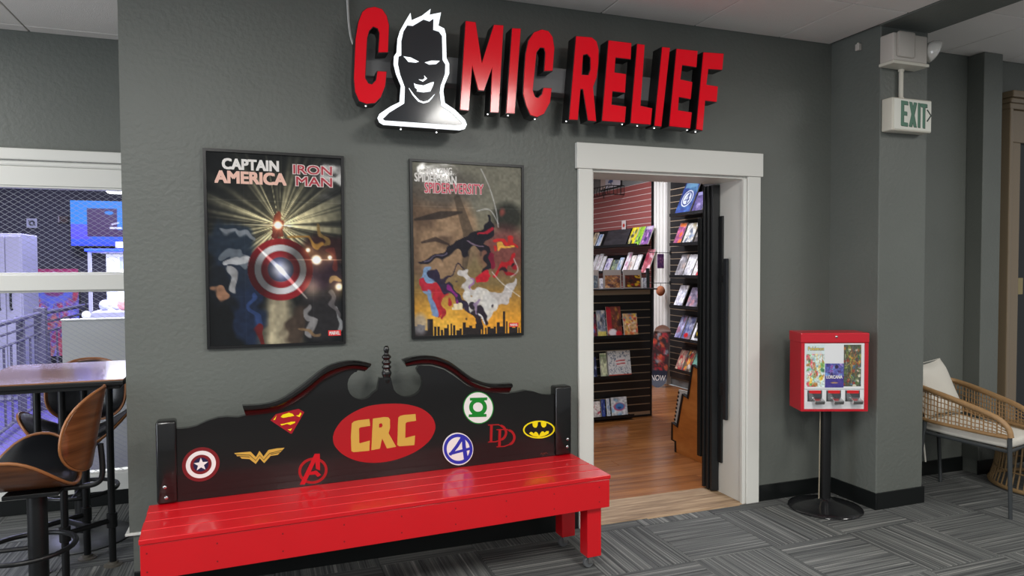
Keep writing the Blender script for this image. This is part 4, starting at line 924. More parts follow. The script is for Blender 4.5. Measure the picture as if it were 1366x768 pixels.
link_mesh('card_display', sheet_mesh('card_display', Cc, vq(0.655, 0.945, 0.02, 0.655, VY), M_print), vm, 'dense multicoloured trading card picture strip')
add('window_edge', bbox_bev(FX0, FX1, BY0+0.001, BY0+0.004, FZ1-(FZ1-FZ0)*0.700, FZ1-(FZ1-FZ0)*0.690, 0.001), mat('clear_acrylic_edge', (180, 186, 190), 0.2), vm)
for k in range(3):
    u0 = 0.055+0.315*k; f = vq(u0, u0+0.245, 0.715, 0.885, VY)
    mech = add('coin_mechanism', merge(prism([f(0, 0), f(1, 0), f(1, 1), f(0, 1)][::-1], NY, 0.002)), mat('mech_steel', (120, 120, 124), 0.3, metal=0.9), vm)
    ctr_ = f(0.5, 0.62)
    g = bbox_bev(-0.016, 0.040, -0.050, 0.0, -0.014, 0.008, 0.004)
    add('coin_slide', xf(g, (ctr_[0], VY-0.002, ctr_[2]-0.006), rx=R(18)), M_chrome, mech)
    add('mech_guard', prism([f(0.05, 0.25), f(0.30, 0.25), f(0.62, 0.95), f(0.12, 0.95)], NY, 0.002) and prism([tuple(np.array(q)+np.array((0, -0.004, 0))) for q in (f(0.05, 0.25), f(0.28, 0.25), f(0.60, 0.93), f(0.12, 0.95))], NY, 0.004), M_chrome, mech)
    lb = add('price_label', prism([tuple(np.array(f(a, b))+np.array((0, -0.0012, 0))) for a, b in ((0.12, 0.0), (0.92, 0.0), (0.92, 0.28), (0.12, 0.28))], NY, 0.001), mat('label_red', (206, 32, 36), 0.4), mech, label='red price label')
add('pole', lathe([(0.05, 0.030), (0.605, 0.030)], 20), M_bmetal, vm, smooth=40)
add('pedestal_base', lathe([(0.0, 0.205), (0.006, 0.210), (0.012, 0.206), (0.022, 0.175), (0.034, 0.11), (0.046, 0.06), (0.058, 0.040), (0.064, 0.034)], 48), mat('base_enamel', (26, 26, 28), 0.18, coat=0.6), vm, smooth=60)
add('pole_cable', tube([(-0.036, -0.005, 0.60), (-0.038, -0.005, 0.3), (-0.042, -0.01, 0.06)], 0.0035, 6), mat('beige_cable', (150, 140, 120), 0.5), vm, smooth=60)

# ================================================================== RATTAN CHAIR AND WICKER TABLE
ch = thing('rattan_armchair', 'rattan armchair with a cream seat cushion and dark metal legs, behind the column', 'chair', (4.18, -0.40, 0))
M_rat = mat('rattan', (158, 124, 84), 0.5, bump=(90, 0.3), var=(30, 0.18)); M_cush = mat('cream_fabric', (212, 208, 198), 0.9, bump=(160, 0.25)); M_cleg = mat('charcoal_metal', (58, 62, 64), 0.45)
rail = [(4.005, -0.757, 0.470), (4.000, -0.745, 0.520), (3.990, -0.700, 0.563), (3.98, -0.63, 0.590), (3.972, -0.53, 0.615), (3.968, -0.40, 0.642), (3.975, -0.26, 0.664), (4.01, -0.14, 0.676), (4.10, -0.060, 0.682), (4.25, -0.030, 0.684), (4.40, -0.025, 0.674), (4.475, -0.045, 0.660), (4.485, -0.13, 0.646), (4.456, -0.25, 0.632), (4.420, -0.37, 0.617), (4.392, -0.48, 0.600), (4.370, -0.57, 0.580), (4.357, -0.63, 0.552), (4.350, -0.655, 0.515), (4.348, -0.665, 0.470)]
RP = [np.array(p) for p in spline(rail, 6)]
add('top_rail', tube([tuple(p) for p in RP], 0.0165, 10), M_rat, ch, world=True, smooth=60)
low_ = [np.array((p[0], p[1], 0.468)) for p in RP[6:-6]]
add('lower_rail', tube([tuple(p) for p in low_], 0.012, 8), M_rat, ch, world=True, smooth=60)
gs = []
seg_ = [0]; 
for a, b in zip(RP[:-1], RP[1:]): seg_.append(seg_[-1]+np.linalg.norm((b-a)[:2]))
T = seg_[-1]; nst = 74; A_ = np.array(RP)
def rp(t): return np.array([np.interp(t, seg_, A_[:, i]) for i in range(3)])
for k in range(2, nst-1):
    p = rp(T*k/nst)
    if p[2] < 0.50: continue
    dx = 0.006*(1 if k % 2 else -1)
    gs.append(tube([(p[0], p[1], p[2]-0.01), (p[0]+dx*0.2, p[1], 0.468)], 0.0030 if k % 3 else 0.0042, 5))
for hfrac in (0.18, 0.36, 0.54, 0.72, 0.88):
    pts = []
    for k in range(1, 80):
        p = rp(T*k/80)
        if p[2] > 0.52: pts.append((p[0], p[1], 0.468+(p[2]-0.468)*hfrac+0.002*math.sin(k*1.9)))
    gs.append(tube(pts, 0.0030, 5))
add('woven_strands', merge(*gs), M_rat, ch, world=True, kind='stuff', smooth=60)
frame = [(4.012, -0.745, 0.385), (3.985, -0.25, 0.385), (4.05, -0.09, 0.385), (4.28, -0.05, 0.385), (4.46, -0.10, 0.385), (4.345, -0.655, 0.385)]
add('seat_frame', tube(frame, 0.011, 8, closed=True), M_cleg, ch, world=True)
def leg_(a, b): return tube([a, b], [0.0135, 0.0105], 10)
add('leg', leg_((4.004, -0.750, 0.475), (4.012, -0.757, 0.0)), M_cleg, ch, world=True)
add('leg', leg_((4.346, -0.660, 0.475), (4.352, -0.668, 0.0)), M_cleg, ch, world=True)
add('leg', leg_((3.982, -0.235, 0.475), (3.955, -0.200, 0.0)), M_cleg, ch, world=True)
add('leg', leg_((4.300, -0.075, 0.390), (4.265, -0.125, 0.0)), M_cleg, ch, world=True)
def cushion(outline, z0, z1, n=7):
    """soft slab from a plan outline."""
    c_ = np.mean([(p[0], p[1]) for p in outline], axis=0); P = [np.array(p[:2]) for p in spline(list(outline)+[outline[0]], 6)][:-1]
    V, F = [], []; prof = [(0.0, 0.93), (0.10, 0.985), (0.3, 1.0), (0.7, 1.0), (0.9, 0.985), (1.0, 0.93)]
    for t, s_ in prof:
        for p in P: q = c_+(p-c_)*s_; V.append((q[0], q[1], z0+(z1-z0)*t))
    m = len(P)
    for i in range(len(prof)-1):
        for k in range(m): F.append((i*m+k, i*m+(k+1) % m, (i+1)*m+(k+1) % m, (i+1)*m+k))
    V += [(c_[0], c_[1], z0), (c_[0], c_[1], z1+0.012)]; nb = len(V)
    mid0 = len(V)
    for k in range(m): q = c_+(P[k]-c_)*0.6; V.append((q[0], q[1], z1+0.008))
    for k in range(m):
        F.append((nb-2, (k+1) % m, k)); o = (len(prof)-1)*m
        F.append((o+k, o+(k+1) % m, mid0+(k+1) % m, mid0+k)); F.append((mid0+k, mid0+(k+1) % m, nb-1))
    return V, F
add('seat_cushion', cushion([(4.022, -0.742), (4.003, -0.5), (3.998, -0.28), (4.04, -0.13), (4.26, -0.075), (4.42, -0.11), (4.40, -0.3), (4.352, -0.64), (4.2, -0.71)], 0.398, 0.452), M_cush, ch, world=True, smooth=70)
add('cushion_tie', prism([(4.035, -0.17, 0.385), (4.047, -0.17, 0.385), (4.085, -0.165, 0.165), (4.073, -0.165, 0.165)], NY, 0.002), M_cush, ch, world=True)
def pillow(c4, th, bulge_dir, n=14):
    bl_, br_, tr_, tl_ = [np.array(p) for p in c4]; d = np.array(bulge_dir, float)
    V, F = [], []
    for side in (1, -1):
        for j in range(n+1):
            for i in range(n+1):
                u, v = i/n, j/n
                p = bl_*(1-u)*(1-v)+br_*u*(1-v)+tr_*u*v+tl_*(1-u)*v; c0 = (bl_+br_+tr_+tl_)/4
                k = (1-(2*u-1)**4)*(1-(2*v-1)**4); e = (2*u-1)**2*(1-(2*v-1)**2)+(2*v-1)**2*(1-(2*u-1)**2)
                p = p+(c0-p)*0.07*e
                wr = 0.006*math.sin(9*u+5*v)*k
                V.append(tuple(p+d*(side*th*math.sqrt(max(k, 0))+wr)))
    N = (n+1)**2
    for s_, o in ((0, 0), (1, N)):
        for j in range(n):
            for i in range(n):
                q = (o+j*(n+1)+i, o+j*(n+1)+i+1, o+(j+1)*(n+1)+i+1, o+(j+1)*(n+1)+i); F.append(q if s_ == 0 else q[::-1])
    return V, F
pw = thing('throw_pillow', 'cream throw pillow leaning in the rattan armchair', 'pillow', (4.2, -0.17, 0.47))
add('pillow_cover', pillow([(4.03, -0.20, 0.468), (4.40, -0.17, 0.475), (4.255, -0.115, 0.832), (3.93, -0.15, 0.800)], 0.062, (0.05, -1, 0.2)), M_cush, pw, world=True, smooth=70)
add('piping', tube([(4.03, -0.20, 0.468), (4.40, -0.17, 0.475), (4.255, -0.115, 0.832), (3.93, -0.15, 0.800)], 0.003, 6, closed=True), M_cush, pw, world=True)

wt = thing('wicker_drum_table', 'round wicker drum table with upright canes, behind the rattan chair', 'table', (4.84, -0.47, 0))
M_wick = mat('aged_cane', (132, 106, 70), 0.55, bump=(80, 0.3), var=(20, 0.2))
cn = None
for k in range(56):
    a = 2*math.pi*k/56
    p = [(0.345*math.cos(a), 0.345*math.sin(a), 0.02), (0.318*math.cos(a), 0.318*math.sin(a), 0.12), (0.290*math.cos(a), 0.290*math.sin(a), 0.36)]
    if cn is None: cn = add('cane', tube(p, 0.0055, 6), M_wick, wt, smooth=60)
    else: share(cn, wt, (0, 0, 0), a)
for nm, r, z, tr_ in (('hoop', 0.345, 0.016, 0.014), ('hoop', 0.318, 0.12, 0.006), ('hoop', 0.290, 0.36, 0.012)):
    add(nm, tube([(r*math.cos(2*math.pi*k/40), r*math.sin(2*math.pi*k/40), z) for k in range(40)], tr_, 8, closed=True), M_wick, wt, smooth=60)
add('tabletop', lathe([(0.360, 0.29), (0.366, 0.30), (0.378, 0.30), (0.384, 0.29)], 40), M_wick, wt, smooth=40)

# ================================================================== BAR TABLE AND STOOLS (left)
tb = thing('bar_table', 'high wood-topped bar table on a black pipe base, left of the red bench', 'table', (-0.865, 0.395, 0))
add('tabletop', bbox_bev(-1.215, -0.592, 0.030, 0.735, 0.9605, 0.968, 0.003), M_ttop, tb, world=True)
add('table_edge', bbox_bev(-1.213, -0.594, 0.032, 0.733, 0.940, 0.960, 0.003), M_bmetal, tb, world=True, label='black edge band')
add('table_apron', bbox_bev(-1.195, -0.612, 0.050, 0.715, 0.922, 0.9395, 0.002), M_bmetal, tb, world=True)
LA, LB_, LC, LD = (-0.715, 0.374), (-0.853, 0.511), (-0.885, 0.247), (-1.020, 0.384)
for p in (LA, LB_, LC, LD):
    lg = add('pipe_leg', tube([(p[0], p[1], 0.02), (p[0], p[1], 0.9215)], 0.0165, 12), M_bmetal, tb, world=True, smooth=60)
    add('floor_flange', lathe([(0.0, 0.042), (0.005, 0.042), (0.009, 0.024), (0.020, 0.022)], 18, (p[0], p[1], 0)), mat('grey_flange', (86, 82, 74), 0.6), lg, world=True, smooth=40)
    add('pipe_tee', merge(lathe([(-0.036, 0.021), (-0.034, 0.024), (0.034, 0.024), (0.036, 0.021)], 14, (p[0], p[1], 0.225))), M_bmetal, lg, world=True, smooth=40)
def pipe(a, b, z=0.225, r=0.0135): return tube([(a[0], a[1], z), (b[0], b[1], z)], r, 10)
mA = ((LA[0]+LC[0])/2, (LA[1]+LC[1])/2); mB = ((LB_[0]+LD[0])/2, (LB_[1]+LD[1])/2)
add('cross_pipe', pipe(LC, LA), M_bmetal, tb, world=True, smooth=60)
add('cross_pipe', pipe(LD, LB_), M_bmetal, tb, world=True, smooth=60)
add('cross_pipe', pipe(mB, mA, 0.2251), M_bmetal, tb, world=True, smooth=60)

def dish(a, b, fn, t0, t1, nr=9, ns=36, ex=2.4, inset=1.0):
    """solid curved disc: fn(x, y) height, t0/t1 lower and upper offsets (t1 may be a function of radius)."""
    V, F = [], []
    def pt(r, th):
        c, s_ = math.cos(th), math.sin(th); k = (abs(c)**ex+abs(s_)**ex)**(-1/ex); return a*inset*r*k*c, b*inset*r*k*s_
    for side in (1, 0):
        for i in range(nr+1):
            for k in range(ns):
                x, y = pt(i/nr, 2*math.pi*k/ns); z = fn(x, y)+((t1(i/nr) if callable(t1) else t1) if side else t0)
                V.append((x, y, z))
    N = (nr+1)*ns
    for i in range(nr):
        for k in range(ns):
            q = (i*ns+k, i*ns+(k+1) % ns, (i+1)*ns+(k+1) % ns, (i+1)*ns+k)
            F.append(tuple(reversed(q))); F.append(tuple(x+N for x in q))
    for k in range(ns): F.append((nr*ns+k, N+nr*ns+k, N+nr*ns+(k+1) % ns, nr*ns+(k+1) % ns))
    return V, F
def stool(label, loc, rz):
    """front of the stool is local +x, sides are +-y."""
    o = thing('bar_stool', label, 'stool', (loc[0], loc[1], 0), rz, 'bent plywood bar stools')
    KS = 2.35
    seat_fn = lambda x, y: 0.535+KS*y*y-0.10*max(0, x-0.10)
    sh = add('seat_shell', dish(0.195, 0.265, seat_fn, 0.0, 0.014, ex=2.15), [M_walnut], o, smooth=50, label='walnut plywood seat shell')
    sh.location.x = 0.045
    add('seat_edge', tube([(lambda x, y: (x, y, seat_fn(x, y)+0.009))(0.197*c_*k_, 0.267*s_*k_) for c_, s_, k_ in [(math.cos(t), math.sin(t), (abs(math.cos(t))**2.15+abs(math.sin(t))**2.15)**(-1/2.15)) for t in [2*math.pi*i/48 for i in range(48)]]], 0.0065, 6, closed=True), M_plyedge, sh, smooth=60)
    add('seat_pad', dish(0.195, 0.265, seat_fn, 0.0145, lambda r: 0.022+0.040*(1-r**5), inset=0.955, ex=2.15), M_leather, o, smooth=60, label='black leather seat pad')
    C.objects[-1].location.x = 0.045
    KB = 2.3
    def back(g):   # dish in the local (y, z) plane, wrapped forward at the sides
        return [(-0.235+(p[2]), p[1], 0.775+p[0]) for p in g[0]], [tuple(reversed(f)) for f in g[1]]
    bfn = lambda x, y: KB*y*y-0.03*(x/0.17)
    BW = 0.195
    bs = add('back_shell', back(dish(0.172, BW, bfn, 0.0, 0.012)), M_walnut, o, smooth=50, label='walnut plywood backrest')
    add('back_edge', tube([(-0.235+bfn(x, y)+0.008, y, 0.775+x) for x, y in [(0.174*math.cos(t)*k_, (BW+0.002)*math.sin(t)*k_) for t, k_ in [(t, (abs(math.cos(t))**2.4+abs(math.sin(t))**2.4)**(-1/2.4)) for t in [2*math.pi*i/48 for i in range(48)]]]], 0.0055, 6, closed=True), M_plyedge, bs, smooth=60)
    add('back_pad', back(dish(0.172, BW, bfn, 0.0125, lambda r: 0.016+0.034*(1-r**5), inset=0.945)), M_leather, o, smooth=60, label='black leather back pad')
    add('back_bracket', tube([tuple(p) for p in spline([(-0.02, 0, 0.522), (-0.16, 0, 0.520), (-0.225, 0, 0.530), (-0.245, 0, 0.575), (-0.240, 0, 0.70)], 6)], 0.012, 8), M_bmetal, o, smooth=60)
    add('post', lathe([(0.03, 0.037), (0.530, 0.037)], 20), M_bmetal, o, smooth=40)
    add('swivel_plate', bbox_bev(-0.10, 0.10, -0.09, 0.09, 0.515, 0.533, 0.003), M_bmetal, o)
    add('foot_ring', tube([(0.04+0.175*math.cos(2*math.pi*k/36), 0.175*math.sin(2*math.pi*k/36), 0.28) for k in range(36)], 0.011, 8, closed=True), M_bmetal, o, smooth=60)
    add('ring_spoke', tube([(0.03, 0, 0.28), (0.212, 0, 0.28)], 0.010, 8), M_bmetal, o)
    add('base_disc', lathe([(0.0, 0.232), (0.006, 0.238), (0.012, 0.232), (0.022, 0.12), (0.032, 0.05), (0.04, 0.042)], 44), mat('stool_base_grey', (74, 76, 78), 0.38), o, smooth=50)
    return o
stool('walnut and black bar stool nearest the camera, turned sideways, its back to the right', (-0.915, -0.040), R(180))
stool('walnut and black bar stool behind the high table, facing the camera, by the window', (-0.935, 0.815), R(-90))

# ================================================================== BEYOND THE WINDOW (arcade)
pa = thing('partition_panel', 'pale beige low partition just outside the mesh window, behind the bar table', 'partition', (-0.95, 1.80, 0))
q = ony((83, 428), 1.80)
add('panel_board', bbox_bev(q[0], -0.585, 1.78, 1.82, 0.03, q[2], 0.004), mat('beige_panel', (206, 206, 190), 0.7), pa, world=True)
add('panel_cap', bbox_bev(q[0]-0.006, -0.585, 1.772, 1.828, q[2], q[2]+0.012, 0.004), mat('beige_cap', (220, 220, 206), 0.5), pa, world=True)
rl = thing('ramp_railing', 'grey metal railing with thin balusters in the arcade beyond the window', 'railing', (-2.6, 3.5, 0))
M_rail = mat('railing_paint', (92, 88, 112), 0.45)
r0, r1, r2 = onz((-30, 440), 1.0), onz((54, 418), 1.0), onz((118, 406.5), 1.0)
for nm, a, b in (('near', r0, r1), ('far', r1, r2)):
    for z, rr_ in ((1.0, 0.024), (0.90, 0.012), (0.80, 0.012), (0.10, 0.016)):
        add('rail_bar', tube([(a[0], a[1], z), (b[0], b[1], z)], rr_, 8), M_rail, rl, world=True, smooth=60)
    n = int(np.hypot(*(b-a)[:2])/0.22)
    bal = None
    for k in range(1, n):
        p = a+(b-a)*k/n
        add('baluster', tube([(p[0], p[1], 0.10), (p[0], p[1], 0.80)], 0.010, 6), M_rail, rl, world=True)
add('rail_post', bbox_bev(r1[0]-0.05, r1[0]+0.05, r1[1]-0.05, r1[1]+0.05, 0, 1.06, 0.006), M_rail, rl, world=True)
q0, q1 = onz((27, 424), 1.0), onz((27, 424), 1.0)
add('rail_post', bbox_bev(q0[0]-0.03, q0[0]+0.03, q0[1]-0.03, q0[1]+0.03, 0, 1.02, 0.006), M_rail, rl, world=True)
cm = thing('claw_machine', 'lit white claw machine with a blue light bar, beyond the window at right', 'claw machine', (-1.35, 3.9, 0))
m0, m1 = ony((118, 400), 3.9), ony((186, 400), 3.9)
zt, zb_, zm = ony((130, 330), 3.9)[2], ony((130, 435), 3.9)[2], ony((130, 416), 3.9)[2]
M_cab = mat('claw_cabinet', (186, 186, 214), 0.5)
add('lower_cabinet', bbox_bev(m0[0], m1[0], 3.9, 4.6, 0.0, zm, 0.01), M_cab, cm, world=True)
add('corner_post', bbox_bev(m0[0], m0[0]+0.03, 3.9, 3.93, zm, zt-0.04, 0.004), M_cab, cm, world=True)
add('corner_post', bbox_bev(m1[0]-0.03, m1[0], 3.9, 3.93, zm, zt-0.04, 0.004), M_cab, cm, world=True)
LP = blobs(44, 50, 1.1, (226, 234, 246), [(250, 250, 252), (196, 206, 232), (170, 180, 214), (236, 226, 232)], 26, 41)
LP.mix(LP.rect(0, 1, 0, 0.12)*0.7, (250, 250, 255)); LP.mix(LP.rect(0.34, 0.66, 0.05, 0.30)*0.7, (120, 130, 160)); LP.mix(LP.line([(0.5, 0.30), (0.40, 0.44)], 0.012), (120, 130, 150)); LP.mix(LP.line([(0.5, 0.30), (0.60, 0.44)], 0.012), (120, 130, 150))
sh_ = link_mesh('lit_back', sheet_mesh('lit_back', LP, lambda u, v: (m0[0]+0.03+(m1[0]-m0[0]-0.06)*u-(-1.35), 4.55-3.9, zm+(zt-0.05-zm)*(1-v)), M_glowprint), cm)
add('light_bar', bbox_bev(m0[0]-0.02, m1[0]+0.02, 3.88, 3.92, zt-0.035, zt-0.012, 0.004), mat('blue_led', (30, 50, 255), 0.4, emit=(20, 60, 255), es=5.0), cm, world=True, label='glowing blue light bar')
add('top_sign', bbox_bev((m0[0]+m1[0])/2+0.02, m1[0], 3.90, 3.98, zt+0.0, zt+0.055, 0.006), mat('white_lit_sign', (250, 250, 250), 0.4, emit=(235, 242, 255), es=2.2), cm, world=True)
add('top_cabinet', bbox_bev(m0[0], m1[0], 3.925, 4.6, zt-0.045, zt-0.011, 0.004), M_cab, cm, world=True)
rb = random.Random(9)
for k, (u, hh, rad_, col, lab) in enumerate(((0.16, 0.055, 0.052, (210, 214, 236), 'grey plush ball leftmost in the claw machine'), (0.39, 0.055, 0.062, (236, 238, 246), 'white plush ball second from left in the claw machine'), (0.63, 0.055, 0.056, (240, 168, 160), 'pink plush ball in the claw machine'), (0.86, 0.055, 0.060, (246, 240, 206), 'cream plush ball at right in the claw machine'))):
    px_ = m0[0]+0.04+(m1[0]-m0[0]-0.08)*u
    o = thing('plush_toy', lab, 'plush toy', (px_, 4.10+0.14*(k % 2), zm), 0, 'toys in the claw machine')
    add('plush_body', lathe([(rad_*(1-math.cos(math.pi*i/8)), max(0.001, rad_*math.sin(math.pi*i/8))) for i in range(9)], 14, (0, 0, 0)), mat('plush_%d' % k, col, 0.9, emit=col, es=0.0), o, smooth=60)
area_light('claw_machine_light', (-1.25, 4.2, zt-0.08), (0.4, 0.3), 14, (0.9, 0.93, 1.0))
jb = thing('round_lamp', 'small round white lamp on a thin rod beside the claw machine', 'lamp', tuple(ony((115, 420), 3.6)))
add('lamp_globe', lathe([(0.036*(-math.cos(math.pi*i/8)), max(0.001, 0.036*math.sin(math.pi*i/8))) for i in range(9)], 16), mat('lamp_white', (240, 244, 248), 0.4, emit=(240, 244, 250), es=0.9), jb, smooth=60)
add('lamp_rod', tube([(0, 0, 0.03), (0, 0, 0.16)], 0.005, 6), M_bmetal, jb)
cb = thing('double_cabinet', 'tall white double-door cabinet at the left edge, beyond the window', 'cabinet', (-4.2, 6.0, 0))
b0, b1, bz = ony((-40, 400), 5.6), ony((30, 400), 5.6), ony((10, 311), 5.6)[2]
M_wcab = mat('white_cabinet', (196, 194, 214), 0.5)
add('cabinet_body', bbox_bev(b0[0], b1[0], 5.63, 6.2, 0.0, bz, 0.01), M_wcab, cb, world=True)
xm = ony((8, 400), 5.6)[0]
for xa, xb in ((b0[0]+0.01, xm-0.004), (xm+0.004, b1[0]-0.01)):
    dr = add('door', bbox_bev(xa, xb, 5.60, 5.629, 0.06, bz-0.03, 0.006), M_wcab, cb, world=True)
    xs = xb-0.05 if xb < xm else xa+0.05
    hz = ony((8, 396), 5.6)[2]
    add('handle', tube([(xs, 5.60, hz-0.14), (xs, 5.565, hz-0.12), (xs, 5.565, hz+0.12), (xs, 5.60, hz+0.14)], 0.012, 8), M_bmetal, dr, world=True)
def flat(name, label, cat, px0, px1, py0, py1, y, ink, m=None, thick=0.03, parent_frame=None):
    a, b = ony((px0, py0), y), ony((px1, py1), y)
    o = thing(name, label, cat, ((a[0]+b[0])/2, y, (a[2]+b[2])/2))
    hx, hz_ = abs(b[0]-a[0])/2, abs(a[2]-b[2])/2
    add('backing', bbox_bev(-hx, hx, 0, thick, -hz_, hz_, 0.004), M_dark if parent_frame is None else parent_frame, o)
    link_mesh('print', sheet_mesh('print', ink, lambda u, v: (-hx*0.97+2*hx*0.97*u, -0.002, hz_*0.97-2*hz_*0.97*v), m or M_print), o)
    return o, hx, hz_
MU = blobs(70, 90, 1.3, (128, 116, 190), [(206, 70, 80), (110, 120, 210), (160, 140, 220), (190, 60, 100), (220, 130, 110), (90, 80, 160)], 60, 13, 0.04, 0.12)
MU.mix(MU.rect(0, 1, 0, 0.16), (196, 54, 108)); MU.mix(MU.ell(0.5, 0.26, 0.36, 0.18, 0.2)*0.9, (112, 128, 220)); MU.mix(MU.ell(0.5, 0.24, 0.22, 0.10, 0.2)*0.9, (150, 60, 110)); MU.mix(MU.ell(0.5, 0.06, 0.06, 0.04, 0.3)*0.8, (226, 190, 210))
flat('wall_mural', 'pink and purple patterned banner low on the dark arcade wall', 'banner', 37, 108, 357, 475, 8.80, MU, None, 0.06)
SC = Ink(60, 52, 0.82, (44, 132, 206), 2)
SC.mix(np.clip((SC.v-0.45)*2.2, 0, 1), (50, 60, 214)); SC.mix(SC.rect(0, 0.28, 0.52, 0.85)*0.7, (104, 70, 214)); SC.mix(SC.rect(0.24, 0.70, 0.16, 0.80), (66, 40, 78)); SC.mix(SC.rect(0.6, 1.0, 0.64, 0.80), (66, 40, 78)); SC.mix(SC.ell(0.58, 0.26, 0.07, 0.035, 0.2), (40, 130, 200))
SC.mix(SC.line([(0.62, 0.52), (0.72, 0.48)], 0.012), (236, 236, 246)); SC.mix(SC.line([(0.60, 0.60), (0.76, 0.60)], 0.014), (236, 236, 246))
flat('wall_screen', 'large glowing blue screen high on the dark arcade wall', 'screen', 92, 184, 266, 329, 8.6, SC, M_glowprint, 0.12)
PQ = Ink(24, 24, 1.0, (196, 196, 202), 4); PQ.mix(PQ.ell(0.5, 0.5, 0.3, 0.3, 0.3), (52, 52, 60)); PQ.mix(PQ.line([(0.2, 0.25), (0.8, 0.7)], 0.05), (60, 60, 66)); PQ.mix(PQ.ell(0.5, 0.5, 0.12, 0.12, 0.3), (200, 200, 206))
flat('square_print', 'small square black and white print on the dark arcade wall', 'picture', 35, 50, 291, 304, 8.85, PQ)
PR = Ink(20, 20, 1.0, (70, 46, 44), 6); PR.mix(PR.line([(0.08, 0.1), (0.08, 0.9)], 0.06), (170, 160, 160))
flat('dark_print', 'small dark brown print left of the blue screen', 'picture', 77, 91, 288, 297, 8.85, PR)
gl = thing('ceiling_spotlight', 'bright white spotlight near the top of the mesh window', 'lamp', tuple(ony((156, 255.5), 5.5)))
add('spot_lens', lathe([(-0.02, 0.09), (0.0, 0.11), (0.02, 0.09)], 20), mat('spot_glow', (255, 255, 255), 0.4, emit=(250, 252, 255), es=6.0), gl, smooth=50)
add('spot_can', lathe([(0.021, 0.12), (0.12, 0.12), (0.14, 0.05)], 20), M_wcab, gl, smooth=50)

# ================================================================== SHOP INTERIOR
WX = 4.70
wsr = [o for o in C.objects if o.name == 'wall_shop_right'][0]
def slats(par, y0, y1, z0, z1, m, nm, gm):
    add('slat_backing', box(WX-0.0045, WX+0.0195, y0, y1, z0, z1), gm, par)
    base = None; z = z0
    while z+0.07 <= z1+0.02:
        if base is None:
            base = add(nm, bbox_bev(WX-0.010, WX-0.005, y0, y1, -0.0335, 0.0335, 0.002, 1), m, par); base.location = (0, 0, z+0.036)
        else: share(base, par, (0, 0, z+0.036))
        z += 0.0762
slats(wsr, 4.235, 6.7, 1.10, 2.546, M_slatr, 'slat', mat('bright_groove', (226, 208, 204), 0.35))
slats(wsr, 2.30, 3.80, 0.10, 2.39, M_slatb, 'slat', M_groove)
add('slat_end_trim', bbox_bev(WX-0.012, WX+0.019, 4.222, 4.2345, 0.0, 2.55, 0.002), M_shelf, wsr)
PY1, PY0 = onx((871, 400), 4.64)[1], onx((893, 400), 4.69)[1]
pil = add('trim_3', bbox_bev(4.652, 4.719, PY0, PY1, 0, 2.999, 0.004), M_white, kind=S)
for k in range(4):
    yy = PY0+(PY1-PY0)*(k+0.12)/4
    add('flute_ridge', bbox_bev(4.640, 4.6515, yy, yy+0.045, 0, 2.998, 0.005), M_white, pil)
add('slat_header', box(WX-0.004, WX+0.0195, 2.30, 3.80, 2.395, 2.995), M_shelf, wsr)
# shelves on the side wall
def shelf(label, y0, y1, z, bh=0.27, depth=0.20):
    o = thing('display_shelf', label, 'shelf', (WX-0.006, (y0+y1)/2, z), 0, 'slanted display shelves')
    x0 = WX-0.012-depth
    add('ledge', bbox_bev(x0, WX-0.0105, y0, y1, z-0.012, z, 0.002), M_shelf, o, world=True)
    add('lip', bbox_bev(x0, x0+0.004, y0, y1, z+0.0005, z+0.022, 0.001), M_shelf, o, world=True)
    add('back_rest', ([(x0+0.075, y0, z+0.0005), (x0+0.075, y1, z+0.0005), (WX-0.02, y1, z+bh), (WX-0.02, y0, z+bh), (x0+0.081, y0, z+0.0005), (x0+0.081, y1, z+0.0005), (WX-0.014, y1, z+bh), (WX-0.014, y0, z+bh)], [(0, 3, 2, 1), (4, 5, 6, 7), (0, 1, 5, 4), (1, 2, 6, 5), (2, 3, 7, 6), (3, 0, 4, 7)]), M_shelf, o, world=True)
    return o
ORD = ('topmost', 'second', 'third', 'fourth', 'fifth', 'lowest')
BZ = (2.045, 1.703, 1.333, 0.985, 0.612, 0.248)
for k, z in enumerate(BZ): shelf('black slanted shelf, %s of six beside the folding door' % ORD[k], 2.75, 3.505, z)
RZ = (1.728, 1.372)
shelf('long black slanted shelf under the red slats, upper of two', 4.25, 6.5, RZ[0], 0.24); shelf('long black slanted shelf under the red slats, lower of two', 4.25, 6.5, RZ[1], 0.24)

BOOKN = [0]
def book(label, loc, rz, wd, ht, al, ink, group, th_=0.012, name='comic_book', cat='book', edge=None):
    o = thing(name, label, cat, loc, rz, group)
    ca, sa = math.cos(al), math.sin(al)
    T = lambda u, d, h: (u, h*sa+d*ca, h*ca-d*sa)
    g = box(-wd/2, wd/2, 0.0006, th_, 0.0, ht)
    lift = max(0.0, th_*sa)+0.0005
    add('pages', ([(lambda p: (p[0], p[1], p[2]+lift))(T(*p)) for p in g[0]], g[1]), edge or M_paper, o)
    def fn(u, v):
        p = T(-wd/2+wd*u, 0, ht*(1-v)); return (p[0], p[1], p[2]+lift)
    link_mesh('cover', sheet_mesh('cover', ink, fn, M_print), o)
    return o, (lambda u, v, d: (lambda p: (p[0], p[1], p[2]+lift))(T(-wd/2+wd*u, d, ht*(1-v))))
def cov(bg, cols, n=14, lo=0.08, hi=0.24, band=None):
    BOOKN[0] += 1; k = blobs(18, 26, 1.45, bg, cols, n, 100+BOOKN[0], lo, hi)
    if band: k.mix(k.rect(0.06, 0.94, 0.04, 0.17)*0.85, band)
    return k
